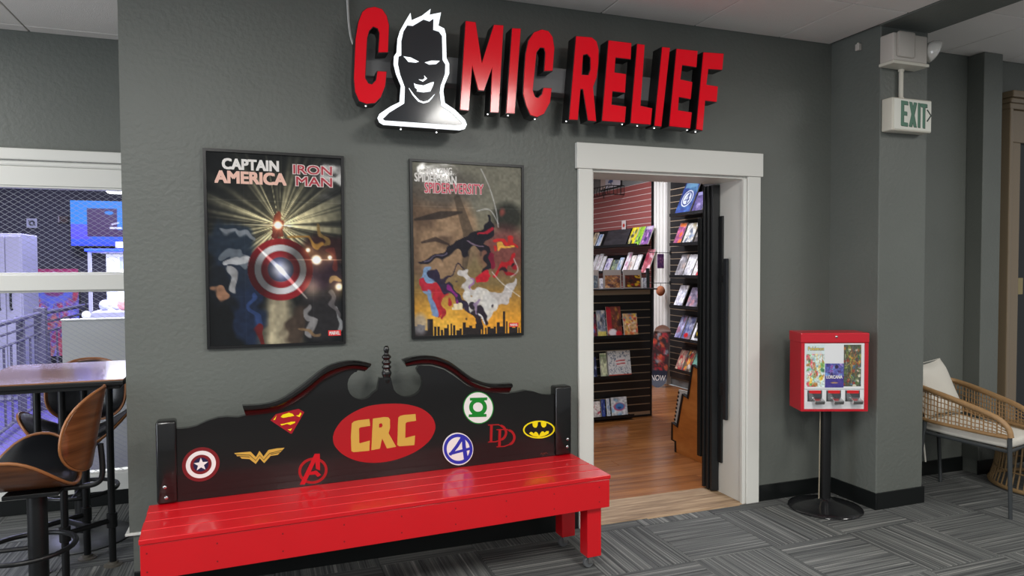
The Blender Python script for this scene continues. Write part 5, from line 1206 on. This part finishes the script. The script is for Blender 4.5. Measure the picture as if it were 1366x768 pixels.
def side_book(label, xl, xr, ytop, z, ink, group, al=R(24), **kw):
    X0 = WX-0.012-0.20+0.02
    ya, yb = onx((xl, 330), X0)[1], onx((xr, 330), X0)[1]
    wd = abs(ya-yb)
    ztop = onx(((xl+xr)/2+4, ytop), X0+0.07)[2]
    ht = (ztop-z)/math.cos(al)
    return book(label, (X0, (ya+yb)/2, z), R(-90), wd-0.006, ht, al, ink, group, **kw)
W_ = (232, 230, 234); K_ = (40, 38, 44); B_ = (70, 84, 140); Rd = (176, 42, 52); Y_ = (232, 206, 60); G_ = (110, 180, 60); P_ = (130, 80, 150); T_ = (60, 130, 130); O_ = (226, 130, 50); Gy = (130, 130, 138); Sk = (214, 170, 140)
g6 = 'comics on the black shelves'
ob_, at_ = side_book('large blue comic with a pale round emblem on the topmost black shelf', 899, 919, 243, BZ[0], cov((44, 66, 132), [(60, 96, 160), (36, 50, 110), (80, 130, 170)], band=(110, 160, 190)), g6)
def flatshape(pts, at_, d): return [at_(u, v, -d) for u, v in pts]
nrm_ = lambda at_: tuple(np.cross(np.array(at_(1, 0, 0))-np.array(at_(0, 0, 0)), np.array(at_(0, 0, 0))-np.array(at_(0, 1, 0))))
EW = mat('emblem_pale', (196, 204, 214), 0.4); EB = mat('emblem_slate', (48, 66, 120), 0.4)
em_pts = lambda r: ell2(0.5, 0.52, r, r*0.72, 28)
layers('cover_emblem', [(prism(flatshape(em_pts(0.36), at_, 0.001), nrm_(at_), 0.0008), EW), (prism(flatshape(em_pts(0.31), at_, 0.0014), nrm_(at_), 0.001), EB), (prism(flatshape(em_pts(0.25), at_, 0.0018), nrm_(at_), 0.001), EW),
   (prism(flatshape(ribbon2([(0.56, 0.37), (0.36, 0.575), (0.66, 0.555)], 0.055), at_, 0.0022), nrm_(at_), 0.001), EB), (prism(flatshape(ribbon2([(0.56, 0.37), (0.57, 0.68)], 0.075), at_, 0.0026), nrm_(at_), 0.001), EB)], ob_, world=False, label='pale round emblem with a numeral')
side_book('purple blue comic right of the large blue one, topmost black shelf', 921, 935, 256, BZ[0], cov((72, 66, 120), [(96, 84, 140), (60, 60, 110), (150, 140, 190)], band=(150, 150, 200)), g6)
side_book('plain dark grey comic at the right end of the topmost black shelf', 936, 946, 252, BZ[0], cov((66, 64, 70), [(60, 58, 64), (76, 72, 78)], 6), g6)
side_book('orange topped comic on the second black shelf', 897, 907, 298, BZ[1], cov((150, 80, 120), [(226, 110, 50), (190, 90, 140), (90, 80, 130), (220, 170, 150)], band=(232, 120, 50)), g6)
side_book('pale patterned comic in the middle of the second black shelf', 909, 922, 298, BZ[1], cov((196, 196, 190), [(120, 140, 170), (226, 222, 210), (160, 150, 120), (90, 100, 120)]), g6)
side_book('dark grey comic at right on the second black shelf', 924, 934, 298, BZ[1], cov((76, 72, 72), [(130, 126, 120), (50, 48, 52), (170, 160, 140)]), g6)
side_book('grey and white comic at left on the third black shelf', 899, 909, 340, BZ[2], cov((150, 148, 152), [(210, 208, 210), (110, 108, 112), (180, 160, 150)]), g6)
side_book('white fronted comic in the middle of the third black shelf', 910, 921, 340, BZ[2], cov((222, 222, 224), [(240, 240, 240), (190, 190, 196), (120, 120, 126)], 9), g6)
side_book('white comic with a red corner on the third black shelf', 922, 936, 340, BZ[2], (lambda k: (k.mix(k.rect(0.4, 1, 0.78, 1), (196, 44, 56)), k.mix(k.line([(0.7, 0.25), (0.68, 0.6)], 0.06), (60, 60, 90)), k)[2])(cov((214, 210, 208), [(236, 234, 230), (190, 186, 184)], 6)), g6)
side_book('white comic on the fourth black shelf', 898, 909, 381, BZ[3], cov((222, 222, 232), [(240, 240, 244), (190, 196, 214), (150, 150, 170)], 8), g6)
side_book('mauve grey comic on the fourth black shelf', 914, 928, 384, BZ[3], cov((130, 120, 140), [(170, 160, 176), (96, 90, 110), (190, 140, 150)]), g6)
side_book('dark comic at the right end of the fourth black shelf', 929, 937, 384, BZ[3], cov((54, 54, 60), [(90, 90, 96), (40, 40, 44)], 8), g6)
side_book('lilac blue comic at left on the fifth black shelf', 899, 907, 421, BZ[4], cov((150, 150, 190), [(190, 190, 220), (110, 110, 160), (170, 120, 140)]), g6)
side_book('blue grey comic with a red patch on the fifth black shelf', 908, 919, 423, BZ[4], (lambda k: (k.mix(k.ell(0.45, 0.8, 0.25, 0.14, 0.3), (200, 30, 40)), k)[1])(cov((130, 140, 176), [(180, 180, 200), (90, 96, 140), (150, 110, 120)])), g6)
side_book('white comic with a black and yellow picture on the fifth black shelf', 921, 936, 426, BZ[4], (lambda k: (k.mix(k.rect(0.2, 0.8, 0.2, 0.85), (40, 36, 30)), k.mix(k.ell(0.5, 0.6, 0.2, 0.22, 0.4), (226, 190, 40)), k.mix(k.ell(0.5, 0.34, 0.14, 0.1, 0.4), (170, 120, 60)), k)[3])(cov((226, 226, 228), [(236, 236, 238)], 4)), g6)
side_book('red and cream comic on the lowest black shelf', 900, 909, 467, BZ[5], cov((170, 120, 110), [(190, 50, 56), (210, 190, 160), (120, 130, 130)]), g6)
side_book('orange and black comic on the lowest black shelf', 910, 919, 467, BZ[5], cov((120, 100, 80), [(230, 150, 50), (60, 50, 50), (210, 200, 190), (180, 40, 50)]), g6)
side_book('teal comic with a dark card on the lowest black shelf', 920, 934, 468, BZ[5], (lambda k: (k.mix(k.rect(0.45, 0.95, 0.25, 0.8), (70, 60, 100)), k.mix(k.ell(0.7, 0.5, 0.14, 0.14, 0.4), (150, 170, 200)), k)[2])(cov((110, 156, 140), [(130, 176, 160), (90, 140, 130)], 6)), g6)
g7 = 'comics under the red slats'
for (lab, xl, xr, yt, col, cols, bnd) in (
    ('cream edged slim comic at far left of the upper shelf under red slats', 787, 792, 311, (190, 170, 130), [(220, 200, 160), (90, 90, 110)], None),
    ('pale blue slim comic at left of the upper shelf under red slats', 794, 799, 313, (190, 206, 232), [(220, 230, 240), (120, 150, 200)], None),
    ('wide plain black backing folder on the upper shelf under red slats', 804, 834, 307, (58, 56, 60), [(54, 52, 56), (64, 62, 66)], None),
    ('bright yellow comic on the upper shelf under red slats', 836, 845, 304, (222, 210, 40), [(240, 224, 60), (60, 70, 60), (200, 190, 160)], None),
    ('lime green comic on the upper shelf under red slats', 846, 853, 303, (150, 200, 60), [(190, 224, 100), (60, 90, 80), (120, 170, 60)], None),
    ('purple comic at right of the upper shelf under red slats', 854, 864, 302, (130, 90, 150), [(180, 130, 190), (70, 60, 100), (206, 190, 206)], (200, 196, 206))):
    side_book(lab, xl, xr, yt, RZ[0], cov(col, cols, 10, band=bnd), g7, R(22), edge=M_dark if 'black' in lab else None)
for (lab, xl, xr, yt, col, cols) in (
    ('white comic first from left on the lower shelf under red slats', 787, 791, 340, W_, [(240, 240, 244), (190, 180, 190)]), ('white comic second from left on the lower shelf under red slats', 792, 797, 339, W_, [(240, 240, 244), (200, 180, 186)]),
    ('white comic third from left on the lower shelf under red slats', 798, 802, 342, W_, [(240, 240, 244), (170, 180, 200)]), ('pale lilac comic fourth from left on the lower shelf under red slats', 804, 811, 345, (206, 200, 226), [(230, 226, 240), (150, 140, 190)]),
    ('grey green comic on the lower shelf under red slats', 813, 820, 347, (120, 136, 120), [(160, 170, 120), (80, 90, 110)]), ('blue white comic on the lower shelf under red slats', 821, 826, 344, (180, 200, 226), [(230, 236, 244), (110, 140, 190)]),
    ('tall white and pink comic on the lower shelf under red slats', 829, 835, 337, (232, 216, 226), [(240, 236, 240), (200, 140, 170)]), ('cream white comic on the lower shelf under red slats', 836, 842, 341, (230, 222, 214), [(240, 236, 230), (190, 150, 140)]),
    ('plain white comic near the right of the lower shelf under red slats', 843, 849, 340, (232, 232, 236), [(226, 226, 230), (240, 240, 244)]), ('tall red and pink comic at right of the lower shelf under red slats', 854, 864, 333, (170, 90, 100), [(206, 150, 160), (130, 40, 60), (226, 200, 206)])):
    side_book(lab, xl, xr, yt, RZ[1], cov(col, cols, 9), g7, R(22))
pc = thing('price_card', 'small white card with a red blob pinned above the upper shelf under red slats', 'card', tuple(onx((832, 304), WX-0.03)), R(-90))
k = Ink(14, 18, 1.25, (226, 216, 214), 3); k.mix(k.ell(0.5, 0.5, 0.28, 0.24, 0.3), (196, 60, 50))
add('card_board', box(-0.055, 0.055, 0.0006, 0.003, -0.03, 0.10), M_paper, pc)
link_mesh('card_face', sheet_mesh('card_face', k, lambda u, v: (-0.055+0.11*u, 0, 0.10-0.13*v), M_print), pc)
# framed picture and wire basket high on the side wall
pf = thing('framed_picture', 'small pale framed picture above the red slats', 'picture', (WX+0.0195, 5.36, 2.68), R(-90))
k = Ink(30, 18, 0.55, (216, 214, 222), 7); k.mix(k.rect(0, 0.25, 0, 1)*0.6, (206, 180, 160)); k.mix(k.line([(0.52, 0.1), (0.52, 0.6)], 0.06), (60, 66, 96)); k.mix(k.line([(0.45, 0.6), (0.60, 0.58)], 0.05), (90, 110, 160)); k.mix(k.line([(0.56, 0.6), (0.56, 0.9)], 0.02), (60, 70, 100))
add('frame', bbox_bev(-0.32, 0.32, -0.018, -0.001, -0.115, 0.13, 0.004), M_shelf, pf)
link_mesh('picture_sheet', sheet_mesh('picture_sheet', k, lambda u, v: (-0.30+0.60*u, -0.0195, 0.115-0.215*v), M_print), pf)
wb = thing('wire_basket', 'black scrolled wire basket hung on the red slats', 'basket', (WX-0.01, 5.4, 2.50))
gs = []
for z in (2.44, 2.56):
    gs.append(tube([(WX-0.012, 4.93, z), (WX-0.26, 4.93, z), (WX-0.26, 6.0, z), (WX-0.012, 6.0, z)], 0.006, 6))
for k in range(14): gs.append(tube([(WX-0.26, 4.93+0.082*k, 2.44), (WX-0.26, 4.95+0.082*k, 2.50), (WX-0.26, 4.91+0.082*k, 2.56)], 0.005, 5))
for k in range(5): gs.append(tube([(WX-0.012-0.055*k, 4.93, 2.44), (WX-0.012-0.055*k, 4.93, 2.56)], 0.004, 5))
add('wire_frame', merge(*gs), M_bmetal, wb, world=True, kind='stuff')
for y_ in (5.0, 5.5): add('basket_hook', tube([(WX-0.008, y_, 2.58), (WX-0.03, y_, 2.59), (WX-0.03, y_, 2.44)], 0.006, 6), M_bmetal, wb, world=True)

# free-standing black slatwall unit
gd = thing('slatwall_stand', 'black slatwall stand facing the doorway, holding magazines', 'display stand', (3.2, 2.40, 0))
GX0, GX1, GY, GH = 2.2, 3.535, 2.352, 1.235
add('stand_core', box(GX0, GX1, GY+0.0056, GY+0.09, 0.02, GH-0.002), M_groove, gd, world=True)
sb = None; z = 0.05
while z < GH-0.06:
    if sb is None: sb = add('slat', bbox_bev(GX0, GX1, GY, GY+0.005, -0.0335, 0.0335, 0.002, 1), M_slatb, gd, world=True); sb.location = (0, 0, z+0.036)
    else: share(sb, gd, (0, 0, z+0.036))
    z += 0.0762
add('end_trim', bbox_bev(GX1+0.0002, GX1+0.016, GY-0.002, GY+0.092, 0.0, GH, 0.002), M_shelf, gd, world=True)
add('stand_top', bbox_bev(GX0, GX1+0.016, GY-0.10, GY+0.16, GH+0.0005, GH+0.012, 0.002), M_shelf, gd, world=True)
add('kick_board', bbox_bev(GX0, GX1, GY-0.003, GY+0.09, 0.0, 0.0195, 0.002), M_shelf, gd, world=True)
GZ = (0.795, 0.418, 0.040)
for z, x1 in zip(GZ, (3.40, 3.35, 3.30)):
    add('shelf_ledge', merge(bbox_bev(GX0, x1, GY-0.095, GY-0.0005, z-0.010, z, 0.002)), M_shelf, gd, world=True)
    add('shelf_lip', bbox_bev(GX0, x1, GY-0.099, GY-0.0955, z-0.010, z+0.018, 0.001), M_shelf, gd, world=True)
g8 = 'magazines on the black slatwall stand'
def stand_book(label, xl, xr, ytop, z, ink, al=R(10), y=GY-0.088, **kw):
    a, b = ony((xl, 450), y), ony((xr, 450), y); ym = (xl+xr)/2
    zt = ony((ym, ytop), y+0.05)[2]
    return book(label, ((a[0]+b[0])/2, y, z), 0, b[0]-a[0]-0.004, (zt-z)/math.cos(al), al, ink, g8, **kw)
stand_book('dark red magazine at left of the top shelf of the black stand', 786, 797, 419, GZ[0], cov((110, 40, 50), [(190, 50, 60), (60, 40, 60), (90, 110, 170)]))
stand_book('grey blue magazine with a yellow foot on the top shelf of the black stand', 798, 809.5, 414, GZ[0], (lambda k: (k.mix(k.rect(0, 1, 0.78, 1)*0.8, (226, 206, 90)), k)[1])(cov((130, 136, 150), [(90, 100, 120), (200, 190, 180), (60, 60, 70)])))
stand_book('large red and brown magazine on the top shelf of the black stand', 811, 831, 409, GZ[0], (lambda k: (k.mix(k.rect(0, 0.35, 0.1, 0.8)*0.7, (190, 30, 50)), k.mix(k.ell(0.35, 0.85, 0.3, 0.16, 0.3), (236, 226, 230)), k.mix(k.ell(0.75, 0.9, 0.2, 0.14, 0.3), (200, 40, 50)), k)[3])(cov((120, 60, 50), [(170, 40, 50), (70, 46, 40), (190, 130, 60), (96, 60, 46)])))
stand_book('orange and yellow busy magazine at right of the top shelf of the black stand', 833, 852, 418, GZ[0], cov((210, 170, 120), [(236, 200, 60), (220, 110, 60), (110, 150, 180), (236, 220, 200), (190, 60, 60)], 26, 0.05, 0.13))
stand_book('dark blue magazine at left of the middle shelf of the black stand', 786, 797, 476, GZ[1], cov((50, 56, 90), [(70, 80, 140), (40, 40, 60), (150, 160, 190)]))
stand_book('narrow pale green booklet on the middle shelf of the black stand', 802, 811, 471, GZ[1], (lambda k: (k.mix(k.rect(0, 1, 0.05, 0.14)*0.6, (110, 140, 90)), k)[1])(cov((206, 212, 176), [(226, 226, 200), (150, 160, 130)], 8)))
kk = Ink(48, 44, 0.95, (226, 226, 224), 77); r_ = random.Random(3)
for _ in range(90):
    a, b = r_.random(), r_.random(); kk.mix(kk.line([tuple(p) for p in spline([(a, b), (a+r_.uniform(-.09, .09), b+r_.uniform(-.09, .09)), (a+r_.uniform(-.12, .12), b+r_.uniform(-.12, .12))], 3)], 0.006)*0.8, (60, 80, 110))
kk.mix(kk.ell(0.55, 0.45, 0.25, 0.17, 0.15), (236, 230, 228)); kk.mix(kk.ell(0.55, 0.45, 0.25, 0.17, 0.1)*0 + kk.line([(0.36, 0.40), (0.74, 0.38)], 0.02)+kk.line([(0.38, 0.52), (0.74, 0.50)], 0.02), (196, 50, 56)); kk.mix(kk.rect(0, 1, 0.93, 1), (206, 90, 70))
stand_book('wide white doodled book on the middle shelf of the black stand', 812.5, 843, 468, GZ[1], kk, th_=0.03)
stand_book('white and pink booklet at left of the bottom shelf of the black stand', 786, 802, 535, GZ[2], cov((230, 222, 218), [(236, 232, 228), (190, 60, 80), (120, 80, 60), (220, 190, 196)], 9))
stand_book('narrow royal blue booklet on the bottom shelf of the black stand', 803, 808.5, 532, GZ[2], cov((48, 66, 140), [(70, 90, 170), (150, 160, 200)], 8))
stand_book('white and pale blue booklet on the bottom shelf of the black stand', 810, 815, 531, GZ[2], cov((214, 220, 232), [(236, 236, 240), (140, 170, 210)], 8))
stand_book('white booklet with a blue and pink roundel on the bottom shelf of the black stand', 816.5, 838, 529, GZ[2], (lambda k: (k.mix(k.ell(0.5, 0.5, 0.36, 0.3, 0.2), (206, 90, 130)), k.mix(k.ell(0.52, 0.48, 0.28, 0.24, 0.2), (80, 140, 206)), k.mix(k.ell(0.5, 0.55, 0.12, 0.08, 0.3), (50, 70, 140)), k)[3])(cov((226, 230, 236), [(236, 236, 240), (150, 190, 220)], 8)))
# boxed comics standing on the stand top
g9 = 'comics standing on the black stand'
M_card = mat('grey_card', (150, 142, 136), 0.6)
for lab, xl, xr, c0, cols in (('grey mounted comic with a blue grey picture at left on the black stand', 784, 799, (110, 116, 120), [(140, 150, 150), (80, 100, 120), (110, 100, 90)]),
                              ('grey mounted comic with an orange brown picture on the black stand', 806, 829, (150, 100, 66), [(190, 130, 80), (90, 60, 60), (210, 160, 110), (80, 80, 110)]),
                              ('grey mounted comic with a dark red and gold picture on the black stand', 832.5, 856, (80, 40, 30), [(190, 60, 40), (220, 170, 40), (50, 36, 34), (120, 50, 36)])):
    y = GY-0.04; a, b = ony((xl, 390), y), ony((xr, 390), y); zt = ony((820, 360), y)[2]; z0 = GH+0.0125
    k = Ink(24, 34, 1.42, (168, 158, 150), 3)
    inner = blobs(24, 34, 1.42, c0, cols, 24, hash(lab) % 97 if False else len(lab), 0.06, 0.16)
    m_ = k.rect(0.08, 0.92, 0.29, 0.95); k.a = k.a*(1-m_[..., None])+inner.a*m_[..., None]
    book(lab, ((a[0]+b[0])/2, y, z0), 0, b[0]-a[0], zt-z0, R(3), k, g9, th_=0.02, edge=M_card)
for lab, xl, xr in (('slim white comic between the grey mounted comics at left', 800.5, 805), ('slim white comic right of the grey mounted comics', 857.5, 862.5)):
    y = GY+0.03; a, b = ony((xl, 390), y), ony((xr, 390), y); zt = ony((830, 371), y)[2]; z0 = GH+0.0125
    book(lab, ((a[0]+b[0])/2, y, z0), 0, b[0]-a[0], zt-z0, R(3), cov((226, 226, 232), [(240, 240, 244), (150, 150, 170)], 6), g9, th_=0.02)
book('slim dark comic at the right end of the black stand', (ony((865, 390), GY+0.03)[0], GY+0.03, GH+0.0125), 0, 0.028, 0.19, R(3), cov((48, 56, 52), [(60, 70, 64), (36, 40, 40)], 5), g9, th_=0.02, edge=M_dark)

# peg hooks with goods beside the pilaster
for px_, py_, lab in ((872, 336, 'upper black peg hook crossing the white pilaster'), (873, 377.5, 'lower black peg hook crossing the white pilaster')):
    p_end = onx((px_, py_), 4.36); o = thing('peg_hook', lab, 'hook', (WX-0.006, 3.79, p_end[2]), 0, 'peg hooks')
    add('hook_rod', tube([(WX-0.0105, 3.79, p_end[2]-0.005), (4.40, 3.79, p_end[2]-0.003), (4.385, 3.79, p_end[2]+0.012)], 0.004, 6), M_bmetal, o, world=True)
    add('hook_plate', bbox_bev(WX-0.0145, WX-0.0105, 3.775, 3.805, p_end[2]-0.03, p_end[2]+0.02, 0.001), M_bmetal, o, world=True)
zk = onx((872, 336), 4.36)[2]
hb = thing('hanging_bag', 'small purple packet hanging from the upper peg hook', 'packet', (4.55, 3.79, zk-0.09))
k = blobs(12, 18, 1.5, (110, 70, 120), [(150, 90, 140), (70, 60, 100), (180, 120, 150)], 10, 61)
add('packet_body', bbox_bev(-0.045, 0.045, -0.006, 0.006, -0.105, 0.07, 0.004), mat('purple_film', (104, 66, 116), 0.3), hb)
link_mesh('packet_print', sheet_mesh('packet_print', k, lambda u, v: (-0.042+0.084*u, -0.0068, 0.066-0.165*v), M_print), hb)
zk = onx((873, 377.5), 4.36)[2]
hp = thing('plush_charm', 'small orange brown plush ball hanging from the lower peg hook', 'plush toy', (4.55, 3.79, zk-0.10))
add('plush_body', lathe([(0.062*(-math.cos(math.pi*i/8)), max(0.001, 0.055*math.sin(math.pi*i/8))) for i in range(9)], 16), mat('orange_plush', (170, 104, 70), 0.9, bump=(40, 0.4)), hp, smooth=60)
add('charm_loop', tube([(0, 0, 0.06), (0.006, 0, 0.08), (0, 0, 0.094)], 0.003, 6), M_bmetal, hp)
# skateboard deck leaning at the pilaster
dk_ = thing('skateboard_deck', 'red and black skateboard deck with a dark blue end, leaning by the white pilaster', 'skateboard', (4.455, 3.70, 0.004), R(-38))
def deck_pt(u, v, d):        # u across, v up
    t = math.radians(9); x = (u-0.5)*0.20+0.055*v; z = v*0.745; bend = 0.035*max(0, abs(v-0.5)-0.36)/0.14
    return (x, d-bend+z*math.sin(t)*0.6, z)
n = 40; ol = []
for k in range(n):
    a = 2*math.pi*k/n; c_, s_ = math.cos(a), math.sin(a)
    ol.append((0.5+0.5*math.copysign(abs(c_)**0.75, c_), 0.5+0.5*(math.copysign(min(1, abs(s_)**0.22), s_) if abs(s_) > 1e-6 else 0)))
Ik = blobs(22, 80, 3.7, (60, 40, 46), [(176, 40, 52), (40, 36, 46), (206, 90, 60), (130, 30, 44), (150, 160, 170)], 40, 71, 0.08, 0.2)
Ik.mix(Ik.rect(0, 1, 0.72, 1), (30, 40, 62)); Ik.mix(Ik.rect(0, 1, 0.0, 0.10)*0.8, (206, 170, 150)); Ik.mix(Ik.ell(0.5, 0.09, 0.5, 0.10, 0.3)*0.6, (226, 226, 230))
V, F = [], []
rows = 44
def halfw(v): 
    e = min(v, 1-v)*0.745; return 0.5*(1.0 if e > 0.10 else math.sqrt(max(0.02, 1-((0.10-e)/0.10)**2)))
Wc = 12
me_v = [deck_pt(0.5+(i/(Wc-1)-0.5)*2*halfw(1-j/(rows-1)), 1-j/(rows-1), 0.0) for j in range(rows) for i in range(Wc)]
back_v = [(p[0], p[1]+0.011, p[2]) for p in me_v]
F = [(j*Wc+i, (j+1)*Wc+i, (j+1)*Wc+i+1, j*Wc+i+1) for j in range(rows-1) for i in range(Wc-1)]
N = len(me_v); Fb = [tuple(x+N for x in q[::-1]) for q in F]
bd = [i for i in range(Wc)]+[j*Wc+Wc-1 for j in range(1, rows)]+[(rows-1)*Wc+i for i in range(Wc-2, -1, -1)]+[j*Wc for j in range(rows-2, 0, -1)]
Fs = [(bd[k], bd[(k+1) % len(bd)], bd[(k+1) % len(bd)]+N, bd[k]+N) for k in range(len(bd))]
me = bpy.data.meshes.new('deck'); me.from_pydata(me_v+back_v, [], F+Fb+Fs); me.materials.append(M_print)
at__ = me.color_attributes.new('ink', 'FLOAT_COLOR', 'POINT'); L_ = Ik.lin()
cl_ = np.ones((2*N, 4), np.float32)
for j in range(rows):
    for i in range(Wc):
        cl_[j*Wc+i, :3] = L_[int(j/(rows-1)*(Ik.h-1)), int(i/(Wc-1)*(Ik.w-1))]
cl_[N:, :3] = (0.05, 0.04, 0.04); at__.data.foreach_set('color', cl_.ravel()); me.update()
link_mesh('deck', me, dk_)
add('deck_lettering', text_quad('NOW', deck_pt(0.08, 0.10, -0.004), deck_pt(0.92, 0.10, -0.004), deck_pt(0.08, 0.19, -0.004), deck_pt(0.92, 0.19, -0.004), 0.0), M_ink_w, dk_)

# stepped orange counter end
ct = thing('counter_end', 'orange wooden stepped counter end edged in black, inside the shop doorway', 'counter', (3.04, 0.8, 0))
prof = [(1.150, 0.001), (1.153, 0.083), (1.200, 0.086), (1.197, 0.219), (1.128, 0.204), (1.053, 0.470), (0.988, 0.453), (0.926, 0.713), (0.855, 0.695), (0.818, 0.900), (0.775, 0.885), (0.75, 1.02), (0.46, 1.02), (0.46, 0.001)]
NX = (-1, 0, 0)
M_or = streak_mat('orange_ply', [(0.3, (176, 104, 44)), (0.5, (196, 120, 54)), (0.7, (210, 138, 70))], (3, 3, 9), 0.35, coat=0.25)
add('panel', prism([(3.030, a, b) for a, b in prof], NX, 0.022), M_or, ct, world=True)
edge = ribbon2(prof[:12], 0.022)
add('edge_trim', prism([(3.026, a, b) for a, b in edge], NX, 0.030), M_shelf, ct, world=True)
add('white_board', prism([(3.058, a, b) for a, b in [(1.215, 0.10), (1.205, 0.24), (1.15, 0.49), (0.98, 0.50), (0.98, 0.10)]], NX, 0.012), mat('white_board', (206, 204, 198), 0.5), ct, world=True, label='white board with dark dots behind the panel')
for k in range(9):
    t = k/8; add('dark_dot', prism([(3.0455, a, b) for a, b in ell2(1.196-0.062*t, 0.215+0.255*t, 0.012, 0.010, 8)], NX, 0.001), M_shelf, ct, world=True)
add('counter_body', box(3.056, 3.6, 0.46, 0.74, 0.001, 0.98), M_shelf, ct, world=True)

# black accordion door folded against the right jamb
d3 = add('door_3', bbox_bev(2.700, 2.7502, 0.362, 0.40, 0.20, 1.775, 0.003), M_base, kind=S, label='black lead panel of folding door')
fp_ = None
M_vin = mat('black_folding_vinyl', (26, 28, 30), 0.42)
for k in range(6):
    g = bbox_bev(-0.024, 0.0235, -0.006, 0.006, 0.010, 1.975, 0.003)
    rz = R(16) if k % 2 else R(-16)
    if fp_ is None: fp_ = add('fold_panel', g, M_vin, d3); fp_.matrix_basis = Matrix.Translation((2.726, 0.240+0.0215*k, 0)) @ Matrix.Rotation(rz, 4, 'Z')
    else: share(fp_, d3, (2.726, 0.240+0.0215*k, 0), rz)
add('strike_panel', bbox_bev(2.736, 2.7505, 0.190, 0.226, 0.20, 1.775, 0.003), M_vin, d3)
add('handle_bar', bbox_bev(2.716, 2.734, 0.118, 0.150, 0.49, 1.505, 0.004), mat('dark_handle_metal', (52, 54, 58), 0.35, metal=0.5), d3, label='long dark vertical pull bar')
for z in (0.66, 0.70, 1.38): add('handle_bracket', bbox_bev(2.722, 2.740, 0.148, 0.192, z-0.02, z+0.02, 0.003), M_vin, d3)
